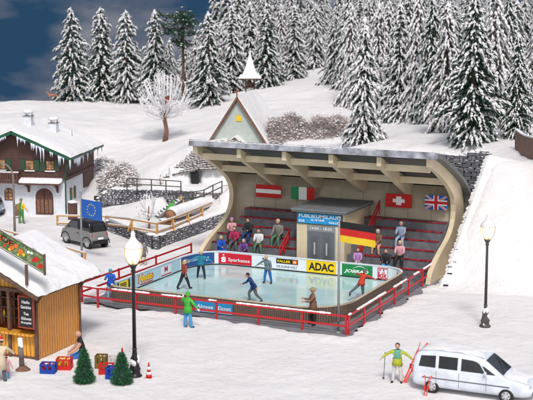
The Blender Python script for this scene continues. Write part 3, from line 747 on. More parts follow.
boards = thing('rink_boards', 'low boards with advertising round the ice rink, white inside and brown planks outside', 'boards', (-8,7,0))
def rel(mb):
    mb.v = [(x+8, y-7, z) for x, y, z in mb.v]; return mb
HB = .98
b = MB(); strip(b, 0, cum[-1], .02, HB, .04, 'white'); rel(b).build('inner_panel', boards, fix=False)
b = MB(); b2 = MB()
n = 150
L = cum[-1]
for i in range(n):
    s0, s1 = L*i/n, L*(i+1)/n
    # outer plank skin
    a0, a1 = pat(s0, -.06), pat(s1, -.06)
    dx, dy = abs(a1[0]-a0[0]), abs(a1[1]-a0[1])
    b.add([(a0[0],a0[1],.02),(a1[0],a1[1],.02),(a1[0],a1[1],HB-.02),(a0[0],a0[1],HB-.02)], [(0,1,2,3)], 'woodbrown' if dx > dy else 'woodbrown_y')
rel(b).build('plank_skin', boards, fix=False)
for i in range(n):
    s0, s1 = L*i/n, L*(i+1)/n
    q = [pat(s0,-.09), pat(s1,-.09), pat(s1,.07), pat(s0,.07)]
    vs = [(x,y,HB-.03) for x,y in q] + [(x,y,HB+.02) for x,y in q]
    mcap = 'white' if q[0][1] > 12 or q[0][0] < -15.2 else 'beige'
    b2.add(vs, [(4,5,6,7),(0,1,5,4),(2,3,7,6)], mcap)
rel(b2).build('cap_rail', boards, fix=False)
b = MB(); strip(b, 0, L, .07, .15, .052, 'black'); rel(b).build('kick_strip', boards, fix=False)
def ad(sc_, w, z0, z1, bg, items, label=None):
    """items: (text, fx0, fz0, fw, fh, mat, shear, bold)"""
    s0, s1 = sc_, sc_+w
    m_ = MB(); strip(m_, s0, s1, z0, z1, .052, bg); pn = rel(m_).build('advert_panel', boards, fix=False)
    if label: pn['label'] = label
    for q, it in enumerate(items):
        tx, fx, fz, fw, fh, mt, sh, bo = it
        m2 = MB(); dz = z1-z0; o_ = .060 + .004*q
        if callable(tx):
            for poly in tx():
                vs = []
                for x, z in poly:
                    a, b_ = pat(s0+(fx+x*fw)*w, o_); vs.append((a, b_, z0+(fz+z*fh)*dz))
                m2.add(vs, [tuple(range(len(vs)))], mt)
            rel(m2).build('emblem', pn, fix=False)
        else:
            pts, fs, _ = text_pts(tx, fw*w, fh*dz, sh, bo)
            vs = []
            for x, z in pts:
                a, b_ = pat(s0+fx*w+x, o_); vs.append((a, b_, z0+fz*dz+z))
            m2.add(vs, fs, mt); rel(m2).build('lettering', pn, fix=False)
rect = lambda: [[(0,0),(1,0),(1,1),(0,1)]]
circ = lambda: [[(.5+.5*math.cos(6.2832*k/16), .5+.5*math.sin(6.2832*k/16)) for k in range(16)]]
def frame(): return [[(0,0),(1,0),(1,.08),(0,.08)],[(0,.92),(1,.92),(1,1),(0,1)],[(0,.08),(.08,.08),(.08,.92),(0,.92)],[(.92,.08),(1,.08),(1,.92),(.92,.92)]]
def arcp(): return [[(x/12, .15+.8*math.sin(math.pi*x/12)) for x in range(13)] + [(x/12, .12+.66*math.sin(math.pi*x/12)) for x in range(12,-1,-1)]]
def stripes(): return [[(0,a),(1,a),(1,a+.13),(0,a+.13)] for a in (0,.22,.44,.66,.87)]
def figure(): return [[(.3,0),(.7,0),(.62,.6),(.9,.75),(.6,.85),(.5,1),(.4,.85),(.1,.75),(.38,.6)]]
sL = lambda v: s_at(-15.4, v); sB = lambda u: s_at(u, 13.1)
for k in range(1, 20):
    sj = cum[-1]*k/20; m_ = MB(); strip(m_, sj-.012, sj+.012, .15, HB, .049, 'greymetal'); rel(m_).build('joint', boards, fix=False)
# pale blue left boards
m_ = MB(); strip(m_, 0, sL(10.0), .16, HB-.05, .046, 'lblue'); rel(m_).build('pale_panel', boards, fix=False)
ad(sL(2.3), 1.45, .16, .88, 'yellow', [(stripes,.22,.12,.5,.72,'black',0,0),(rect,0,0,.13,1,'black',0,0),(rect,.87,0,.13,1,'black',0,0)], 'black and yellow striped advert')
ad(sL(4.7), 1.9, .14, .90, 'lblue', [('Netto',.0,.25,1.0,.70,'adred',.15,.05),('Netto',.04,.32,.90,.56,'yellow',.15,.035),(rect,.15,.08,.8,.09,'adred',0,0)], 'pale advert with yellow and red lettering')
ad(sL(7.4), 1.6, .14, .90, 'white', [(frame,0,0,1,1,'lblue',0,0),('M',.36,.38,.26,.46,'adred',0,.03),(rect,.1,.12,.8,.08,'adred',0,0)])
sF0 = s_at(-15.4, 10.2); sF1 = s_at(-14.45, 13.1)
ad(sF0, sB(-14.5)-sF0, .17, .90, 'darkblue', [('Fürstenberg',.14,.28,.74,.50,'lblue',.25,.01),(circ,.03,.3,.08,.4,'gold',0,0)])
ad(sB(-14.15), 2.4, .17, .88, 'adred', [('S',.08,.12,.14,.52,'purewhite',0,.08),(circ,.12,.74,.055,.16,'purewhite',0,0),('Sparkasse',.29,.16,.66,.42,'purewhite',0,.01)])
ad(sB(-11.3), .95, .17, .88, 'white', [(figure,.35,.45,.28,.5,'c_gpants',0,0),('WÄLDER',.08,.18,.84,.2,'c_gpants',0,0)])
ad(sB(-9.95), 1.6, .17, .88, 'white', [(rect,.02,.5,.96,.46,'black',0,0),('FALLER',.08,.60,.58,.24,'yellow',0,.03),(rect,.74,.56,.20,.34,'orange',0,0),('n',.79,.62,.10,.2,'purewhite',0,.02),('DIE KLEINE WELT',.04,.14,.92,.2,'c_gpants',0,0)])
ad(sB(-7.8), 2.05, .15, .93, 'yellow', [('ADAC',.08,.17,.84,.66,'black',0,.03)])
ad(sB(-5.35), 2.05, .15, .90, 'green', [('JOBRAD',.07,.22,.80,.36,'purewhite',.3,.03),(arcp,.34,.60,.50,.34,'purewhite',0,0)])
ad(sB(-3.0), .8, .12, .88, 'white', [(frame,.05,.04,.9,.94,'adred',0,0),('kik',.14,.14,.72,.5,'adred',0,.025),(rect,.2,.72,.12,.14,'adred',0,0),(rect,.5,.72,.12,.14,'adred',0,0)])
ad(s_at(-1.55,12.9), .6, .2, .86, 'white', [(figure,.1,.05,.5,.9,'c_gpants',0,0),(rect,.7,.3,.2,.4,'c_gpants',0,0)])
# blue boards standing outside the front planks
def outer_board(u0, u1, txt, label):
    t = thing('advert_board', label, 'sign', (u0, 1.08, 0))
    m_ = MB(); m_.bx(0, u1-u0, 0, .04, .1, .72, 'signblue'); pn = m_.build('panel', t)
    pts, fs, _ = text_pts(txt, (u1-u0)*.85, .22, .2, .01); m2 = MB(); m2.add([((u1-u0)*.07+x, -.006, .32+z) for x, z in pts], fs, 'purewhite'); m2.build('lettering', pn, fix=False)
    m2 = MB(); m2.bx(.05, u1-u0-.05, -.005, 0, .12, .26, 'c_lblue'); m2.build('stripe', pn)
outer_board(-9.5, -8.25, 'Almsee', 'blue advert board with white script on the front planks, left one of two')
outer_board(-8.13, -7.15, 'Eiszeit', 'blue advert board with white script on the front planks, right one of two')

# ------------------------------------------------------------------ red railings
def railing(label, pts_posts, h=1.1, rails=(1.06,.52), matn='red', w=.085, snow=True, seed=1, close=None, midh=None):
    o = Vector((pts_posts[0][0], pts_posts[0][1], pts_posts[0][2] if len(pts_posts[0]) > 2 else 0))
    P_ = [Vector((p[0], p[1], p[2] if len(p) > 2 else 0)) for p in pts_posts]; rnd = random.Random(seed)
    t = thing('railing', label, 'railing', o)
    for p in P_:
        m_ = MB(); q = p-o; m_.box((q.x, q.y, q.z+h/2-.05), (w*1.15, w*1.15, h+.1), matn); m_.build('post', t)
    for rh in rails:
        m_ = MB()
        for a, b_ in zip(P_, P_[1:]): m_.beam(a-o+Vector((0,-w*.66 if matn=='red' else 0,rh)), b_-o+Vector((0,-w*.66 if matn=='red' else 0,rh)), w*.75, w*1.2, matn)
        m_.build('rail', t)
    if snow:
        m_ = MB()
        for a, b_ in zip(P_, P_[1:]):
            L_ = (b_-a).length; k = int(L_/.14); ang = math.atan2(b_.y-a.y, b_.x-a.x)
            for i in range(k):
                c = a.lerp(b_, (i+.5)/k) - o
                if noise.noise(Vector((c.x*.55+seed*7, c.y*.55, 0))) < -.12: continue
                m_.ell(c + Vector((0,-.03,h+.02)), (.15, .07+.03*rnd.random(), .035+.035*rnd.random()), 'snowcap', 7, 5, rot=Euler((0,0,ang)).to_matrix(), jit=.1)
        m_.build('snow_cap', t, fix=False)
    return t
railing('red railing along the front of the rink, topped with snow', [(-17.3,.35)]+[(u, .1, 0) for u in (-15.3,-12.75,-10.2,-7.65,-5.1,-2.5,0)], seed=2)
railing('red railing along the right side of the rink, topped with snow, running to the stand', [(0.12,.25),(0.12,2.5),(.12,5),(.12,7.5),(.12,10),(.12,12.55),(.12,15.2)], seed=3)
railing('red railing along the left side of the rink below the stone terrace', [(-16.9,.9),(-16.8,4.9),(-16.7,9.3),(-16.6,13.9)], seed=4, snow=False, h=1.15)

# ------------------------------------------------------------------ grandstand
gs = thing('grandstand', 'covered concrete grandstand with curved beige ribs and grey tiers behind the ice rink', 'grandstand', (-7.6, 13.4, 0))
GO = Vector((-7.6, 13.4, 0))
def gr(mb): mb.v = [(x-GO.x, y-GO.y, z-GO.z) for x, y, z in mb.v]; return mb
inner = [(13.25,.0),(13.3,.35),(13.9,1.0),(15.5,1.7),(17.2,2.3),(18.05,3.0),(18.35,3.7),(18.2,4.5),(17.6,5.2),(16.2,6.0),(14.6,6.75),(13.0,7.35),(12.95,7.85)]
outer_ = [(14.2,7.95),(16.8,7.0),(19.0,6.0),(20.3,5.0),(20.8,4.0),(20.6,2.8),(20.0,1.6),(19.2,0.0)]
# smooth inner curve
def smooth(pts, it=2):
    for _ in range(it):
        q = [pts[0]]
        for a, b_ in zip(pts, pts[1:]): q += [(a[0]*.75+b_[0]*.25, a[1]*.75+b_[1]*.25), (a[0]*.25+b_[0]*.75, a[1]*.25+b_[1]*.75)]
        q.append(pts[-1]); pts = q
    return pts
inS = smooth(inner[1:11]); prof = [inner[0]] + inS + inner[11:] + smooth(outer_)
def concave_prism(mb, innerp, outerp, x0, x1, m):
    # quads between inner and outer polylines resampled
    def rs(P, n):
        d = [0]
        for a, b_ in zip(P, P[1:]): d.append(d[-1]+math.dist(a, b_))
        out = []
        for k in range(n):
            s = d[-1]*k/(n-1); i = next((j for j in range(1, len(d)) if d[j] >= s-1e-9), len(d)-1); t = (s-d[i-1])/max(1e-9, d[i]-d[i-1])
            out.append((P[i-1][0]+(P[i][0]-P[i-1][0])*t, P[i-1][1]+(P[i][1]-P[i-1][1])*t))
        return out
    n = 30; A = rs(innerp, n); B = rs(outerp, n)
    vs = []
    for a, b_ in zip(A, B): vs += [(x0,*a),(x1,*a),(x0,*b_),(x1,*b_)]
    fs = []
    for i in range(n-1):
        o = 4*i; fs += [(o,o+4,o+6,o+2),(o+1,o+3,o+7,o+5),(o,o+1,o+5,o+4),(o+2,o+6,o+7,o+3)]
    fs += [(0,2,3,1),(4*n-4,4*n-3,4*n-1,4*n-2)]
    mb.add(vs, fs, m)
end_in = [inner[0]] + inS + [inner[11], inner[12]]
end_out = [(19.0,0),(19.6,1.2),(20.1,2.6),(20.25,3.8),(19.9,4.9),(18.8,5.85),(16.5,6.85),(14.2,7.72),(13.1,8.0)]
for x in (-15.75, .25):
    m_ = MB(); concave_prism(m_, end_in, smooth(end_out,1), x-.16, x+.16, 'beige_l'); gr(m_).build('end_rib', gs, bevel=.02)
# intermediate ribs: tapering beams under the roof
for k in range(1, 5):
    x = -15.75 + 3.2*k
    m_ = MB(); m_.prism([(12.95,7.25),(12.95,7.82),(19.3,5.35),(19.3,4.5),(18.3,4.75),(13.4,7.0)], 'x', x-.15, x+.15, 'beige_l'); gr(m_).build('roof_rib', gs, bevel=.015)
# roof slab and back shell
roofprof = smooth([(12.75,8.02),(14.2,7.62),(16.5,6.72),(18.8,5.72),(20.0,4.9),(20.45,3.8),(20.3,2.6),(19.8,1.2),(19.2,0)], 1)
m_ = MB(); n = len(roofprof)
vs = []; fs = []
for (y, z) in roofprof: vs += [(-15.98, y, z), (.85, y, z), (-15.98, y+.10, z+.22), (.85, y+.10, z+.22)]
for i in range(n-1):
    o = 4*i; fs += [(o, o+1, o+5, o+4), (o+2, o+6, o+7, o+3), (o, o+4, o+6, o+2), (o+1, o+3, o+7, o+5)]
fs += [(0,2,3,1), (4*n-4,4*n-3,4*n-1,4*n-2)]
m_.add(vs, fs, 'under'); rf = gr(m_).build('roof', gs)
m_ = MB(); m_.box((-7.565,12.70,8.10), (16.93,.10,.42), 'fascia', rx=-.25); fa = gr(m_).build('fascia', rf)
m_ = MB()
rnd = random.Random(3)
for k in range(200):
    x = -16.0 + 16.8*k/259; 
    if noise.noise(Vector((x*.5, 2.2, 0))) < -.08 and x > -10: continue
    m_.ell((x, 12.74, 8.27+rnd.uniform(-.04,.0)), (.12,.08,.015+.03*rnd.random()), 'snowcap', 6, 5, jit=.2)
gr(m_).build('roof_snow', rf, fix=False)
# purlins
for (y, z) in ((13.75,7.12),(16.6,5.98)):
    for k in range(5):
        x0 = -15.75+3.2*k+.16; x1 = x0+3.2-.31
        m_ = MB(); m_.box(((x0+x1)/2, y, z), (x1-x0, .2, .42), 'beige_l'); gr(m_).build('purlin', gs)
# rear inner wall
bw = smooth([(19.3,5.25),(18.9,4.6),(18.75,3.8),(18.7,3.0),(18.6,1.0)], 1)
m_ = MB(); vs = []
for (y, z) in bw: vs += [(-15.6,y,z),(.1,y,z)]
m_.add(vs, [(2*i,2*i+1,2*i+3,2*i+2) for i in range(len(bw)-1)], 'beige'); gr(m_).build('back_wall', gs, fix=False)
for k in range(1, 10):
    x = -15.75 + 1.6*k; m_ = MB(); vs = []
    for (y, z) in bw[:-2]: vs += [(x-.012, y-.006, z), (x+.012, y-.006, z)]
    m_.add(vs, [(2*i,2*i+1,2*i+3,2*i+2) for i in range(len(bw)-3)], 'stone2'); gr(m_).build('wall_joint', gs, fix=False)
# tiers
NT = 6
for k in range(NT):
    y0 = 13.75 + .78*k; zt = .72 + .47*k
    xl = -15.4 if k < 3 else (-14.9 if k == 3 else -14.45)
    m_ = MB(); m_.bx(xl, .05, y0, 18.72 if k == NT-1 else y0+.80, zt-.47 if k else 0.05, zt, 'tier'); gr(m_).build('tier', gs)
    m_ = MB()
    x = xl+.05; rnd = random.Random(40+k)
    while x < -.05:
        w = rnd.choice((1.55,1.6,1.5))
        if not (-9.6 < x+w/2 < -5.0 and k < 5): m_ = MB(); m_.bx(x, min(x+w-.09,-.0), y0-.04, y0+.24, zt+.01, zt+.075, 'redseat'); gr(m_).build('seat_strip', gs)
        x += w
# kerb wall in front of stand
m_ = MB(); m_.bx(-15.4, .05, 13.42, 13.74, 0, .30, 'tier'); gr(m_).build('front_kerb', gs)
# stair aisles with red handrails either side of the kiosk
for x in (-9.55, -5.05):
    m_ = MB()
    for k in range(10): m_.bx(x-.35, x+.35, 13.70+.39*k, 13.70+.39*k+.8, .05, .30+.235*k, 'tier')
    gr(m_).build('stair', gs)
def hrail(x, y0, z0, y1, z1):
    m_ = MB(); a = Vector((x,y0,z0)); b_ = Vector((x,y1,z1)); n = max(2, round((b_-a).length/1.2))
    for q in (.9,.5): m_.beam(a+Vector((0,0,q)), b_+Vector((0,0,q)), .07, .08, 'red')
    for k in range(n+1): p = a.lerp(b_, k/n); m_.beam(p, p+Vector((0,0,.94)), .07, .07, 'red')
    for k in range(n): p = a.lerp(b_, k/n); q = a.lerp(b_, (k+1)/n); m_.beam(p+Vector((0,0,.1)), q+Vector((0,0,.86)), .05, .05, 'red')
    gr(m_).build('handrail', gs)
hrail(-9.95, 13.7, .5, 15.2, 1.4); hrail(-4.75, 13.9, .5, 18.2, 3.3)
# kiosk
kx0, kx1, ky0, ky1 = -8.95, -5.62, 14.1, 18.5
ks = thing('ticket_kiosk', 'beige kiosk with grey double door and flat grey roof inside the stand', 'kiosk', ((kx0+kx1)/2, ky0, 0))
KO = ks.location.copy()
def kr(mb): mb.v = [(x-KO.x, y-KO.y, z) for x, y, z in mb.v]; return mb
m_ = MB(); m_.bx(kx0,kx1,ky0,ky1,.05,3.86,'beige_l'); kr(m_).build('wall', ks, bevel=.02)
m_ = MB(); m_.bx(kx0-.22,kx1+.25,ky0-.35,ky1+.1,3.86,3.97,'under'); m_.bx(kx0-.26,kx1+.29,ky0-.39,ky1+.12,3.97,4.10,'roofgrey'); kr(m_).build('roof', ks, bevel=.015)
m_ = MB(); m_.bx(kx0+.75,kx1-.62,ky0-.03,ky0,.1,3.02,'greymetal'); df = kr(m_).build('door_frame', ks)
dxm = (kx0+.75+kx1-.62)/2
for s in (-1, 1):
    m_ = MB(); m_.bx(min(dxm+s*.03, dxm+s*.90), max(dxm+s*.03, dxm+s*.90), ky0-.07, ky0-.031, .15, 2.62, 'greydoor'); d = kr(m_).build('door', ks)
    m_ = MB(); m_.bx(dxm+s*.45-.22, dxm+s*.45+.22, ky0-.085, ky0-.071, .5, 2.3, 'c_gpants'); kr(m_).build('door_panel', d)
    m_ = MB(); m_.bx(dxm+s*.42-.05, dxm+s*.42+.05, ky0-.12, ky0-.086, 1.1, 1.9, 'rim'); kr(m_).build('handle', d)
pts, fs, _ = text_pts('14:00 - 18:00', 1.5, .17); m_ = MB(); m_.add([(dxm-.75+x, ky0-.036, 2.73+z) for x, z in pts], fs, 'purewhite'); kr(m_).build('lettering', df, fix=False)
sg = thing('ice_time_sign', 'blue sign with white lettering over the kiosk door', 'sign', (kx0+.05, ky0-.08, 3.08))
m_ = MB(); m_.bx(0, 3.15, 0, .06, 0, .74, 'black'); m_.bx(.04, 3.11, -.012, 0, .04, .70, 'signblue'); sp_ = m_.build('panel', sg)
for tx, x, z, w, h in (('PUBLIKUMSLAUF',.15,.42,2.8,.21),('EIS',.15,.12,.4,.14),('15-18 UHR',1.0,.22,.95,.13),('HALLE',2.25,.12,.65,.14)):
    pts, fs, _ = text_pts(tx, w, h, 0, .02); m_ = MB(); m_.add([(x+a, -.018, z+b_) for a, b_ in pts], fs, 'purewhite'); m_.build('lettering', sp_, fix=False)
# wall flags
def wallflag(x0, x1, z0, z1, rects, label, polys=()):
    f = thing('wall_flag', label, 'flag', ((x0+x1)/2, 18.25, z0), 0, 'national flags on the stand wall')
    w, h = x1-x0, z1-z0; cx = w/2
    m_ = MB(); m_.bx(-cx, cx, .03, .06, 0, h, rects[0]); cl = m_.build('cloth', f)
    for i, (a, b_, c, d, mt) in enumerate(rects[1:]):
        m_ = MB(); y = .028 - .003*i; m_.add([(-cx+a*w,y,c*h),(-cx+b_*w,y,c*h),(-cx+b_*w,y,d*h),(-cx+a*w,y,d*h)], [(0,1,2,3)], mt); m_.build('stripe', cl, fix=False)
    for i, (poly, mt) in enumerate(polys):
        m_ = MB(); y = .028 - .003*(i//1) ; m_.add([(-cx+a*w, y, b_*h) for a, b_ in poly], [tuple(range(len(poly)))], mt); m_.build('stripe', cl, fix=False)
    return f
wallflag(-13.85,-11.95,3.85,4.72,['c_cred',(0,1,.34,.66,'purewhite')],'red-white-red Austrian flag on the stand wall')
wallflag(-11.2,-9.45,3.88,4.74,['purewhite',(0,.33,0,1,'fgreen'),(.67,1,0,1,'c_cred')],'green-white-red Italian flag on the stand wall')
wallflag(-4.35,-2.55,3.83,4.72,['c_cred',(.40,.60,.18,.82,'purewhite'),(.27,.73,.37,.63,'purewhite')],'red Swiss flag with white cross on the stand wall')
dg = [([(0,.08),(0,0),(.08,0),(1,.92),(1,1),(.92,1)],'purewhite'),([(.92,0),(1,0),(1,.08),(.08,1),(0,1),(0,.92)],'purewhite'),
      ([(0,.035),(0,0),(.035,0),(1,.965),(1,1),(.965,1)],'adred'),([(.965,0),(1,0),(1,.035),(.035,1),(0,1),(0,.965)],'adred'),
      ([(.38,0),(.62,0),(.62,1),(.38,1)],'purewhite'),([(0,.31),(1,.31),(1,.69),(0,.69)],'purewhite'),([(.43,0),(.57,0),(.57,1),(.43,1)],'adred'),([(0,.40),(1,.40),(1,.60),(0,.60)],'adred')]
wallflag(-1.65,-.15,3.86,4.8,['blueflag'],'blue, red and white British flag at the right end of the stand wall',dg)

# flagpoles
def flagpole(name, label, loc, h, fz0, fh, fw, ang, kind):
    t = thing(name, label, 'flag', loc)
    m_ = MB(); m_.tube([(0,0,0),(0,0,h)], [.075,.06], 'greymetal', 10); m_.ell((0,0,h+.04), (.09,.09,.09), 'greymetal'); m_.lathe([(.16,0),(.16,.06),(.09,.12)], (0,0,0), 'greymetal'); m_.build('pole', t)
    d = Vector((math.cos(ang), math.sin(ang), 0)); nn = Vector((d.y, -d.x, 0))
    def surf(a, b_, off):
        wv = .05*math.sin(a*5.5)*a
        return d*(.06+a*fw) + nn*(wv+off) + Vector((0,0,fz0+b_*fh - .05*a*a))
    def patch(mb, a0, a1, b0, b1, off, mt, n=14):
        vs = []
        for i in range(n+1):
            for bb in (b0, b1): vs.append(surf(a0+(a1-a0)*i/n, bb, off))
        mb.add(vs, [(2*i,2*i+2,2*i+3,2*i+1) for i in range(n)], mt, True)
    m_ = MB()
    if kind == 'de':
        for i, mt in enumerate(('gold','c_cred','black')): patch(m_, 0, 1, i/3, (i+1)/3, 0, mt)
        m_.build('flag', t, fix=False)
    else:
        patch(m_, 0, 1, 0, 1, 0, 'blueflag'); f = m_.build('flag', t, fix=False)
        for k in range(12):
            m_ = MB(); ca, cb = .5 + .30*(fh/fw)*math.sin(k*math.pi/6), .5+.30*math.cos(k*math.pi/6); r_ = .06
            vs = []
            for q in range(10):
                rr = r_ if q % 2 == 0 else r_*.4; vs.append(surf(ca+rr*math.sin(q*math.pi/5)*fh/fw, cb+rr*math.cos(q*math.pi/5), .012))
            m_.add(vs, [tuple(range(10))], 'gold'); m_.build('star', f, fix=False)
flagpole('flagpole', 'grey flagpole with black, red and gold flag at the front right corner of the rink', (-.50,.30,.03), 6.15, 4.93, 1.1, 2.2, R(-14), 'de')
flagpole('flagpole', 'grey flagpole with blue flag and ring of gold stars beside the grey car', (-23.22,10.68,0), 4.55, 2.92, 1.27, 2.05, R(-17), 'eu')

# ------------------------------------------------------------------ street lamps
def lamp(label, loc, sc, dark, snowy):
    t = thing('street_lamp', label, 'lamp', loc); t.scale = (sc,)*3
    m_ = MB(); m_.lathe([(.30,0),(.32,.08),(.24,.14),(.22,.30),(.26,.36),(.20,.5),(.15,.75),(.19,.82),(.12,.95),(.09,1.2),(.11,1.25),(.08,1.3)], (0,0,0), dark, 14); m_.build('base', t)
    m_ = MB(); m_.lathe([(.085,1.3),(.07,4.55),(.10,4.6),(.10,4.66),(.08,4.7),(.16,4.86),(.20,4.92)], (0,0,0), dark, 12); m_.build('pole', t)
    m_ = MB(); m_.lathe([(.16,4.92),(.30,5.10),(.38,5.35),(.40,5.6),(.34,5.68)], (0,0,0), 'lglass', 14); gl = m_.build('lantern_glass', t)
    m_ = MB(); m_.ell((0,0,5.30), (.15,.15,.24), 'light', 10, 8); m_.build('bulb', gl)
    m_ = MB()
    for k in range(6):
        a = k*math.pi/3; m_.tube([(math.cos(a)*r, math.sin(a)*r, z) for r, z in ((.17,4.92),(.31,5.10),(.39,5.35),(.41,5.62))], .014, dark, 5)
    m_.build('lantern_frame', t)
    m_ = MB(); m_.lathe([(.41,5.62),(.42,5.67),(.36,5.79),(.22,5.93),(.13,6.04),(.10,6.12),(.085,6.17),(.10,6.24),(.055,6.33),(.01,6.36)], (.01,0,0), 'snowcap', 14); m_.build('snow_cap', t)
    if snowy:
        m_ = MB()
        for k in range(9):
            a = random.uniform(0,6.28); m_.ell((math.cos(a)*.14, math.sin(a)*.14, random.uniform(.12,1.0)), (.10,.10,.15), 'snowcap', 9, 6, jit=.2)
        m_.build('base_snow', t, fix=False)
    ld = bpy.data.lights.new('lamp_bulb','POINT'); ld.energy = 90; ld.color = (1,.72,.40); ld.shadow_soft_size = .25
    lo = bpy.data.objects.new('lamp_bulb', ld); C.objects.link(lo); lo.parent = t; lo.location = (0,0,6.9); lo.location = (0, -.0, 5.3)
    gl.visible_shadow = True
    return t
g_ = gp(135,377); lamp('black street lamp with glowing lantern and snow cap, in front of the rink at left', (g_.x,g_.y,0), 1.10, 'blackmetal', True)
g_ = gp(485,327); lamp('slim dark street lamp glowing in front of the snowy embankment at right', (g_.x,g_.y,0), .98, 'darkmetal', True)
# arched lamp by the chalet
g_ = gp(15,237); t = thing('arched_street_lamp', 'tall slim grey-brown lamp post with arched arm in front of the chalet', 'lamp', g_)
rx = Vector((cA, sA, 0)); m_ = MB(); top = 5.0
pts = [Vector((0,0,0)), Vector((0,0,2)), Vector((0,0,4.4))] + [(-rx*.9)*(1-math.cos(a)) + Vector((0,0,4.4+1.1*math.sin(a))) for a in [R(15*k) for k in range(1,8)]]
m_.tube(pts, [.10,.085,.07]+[.06]*7, mat('lamp_brown',(.20,.165,.14),.6), 8); m_.build('pole', t)
m_ = MB(); m_.lathe([(.22,-.15),(.25,-.05),(.12,.08),(.04,.12)], pts[-1]-rx*.1, 'darkmetal', 10); m_.build('lamp_head', t)

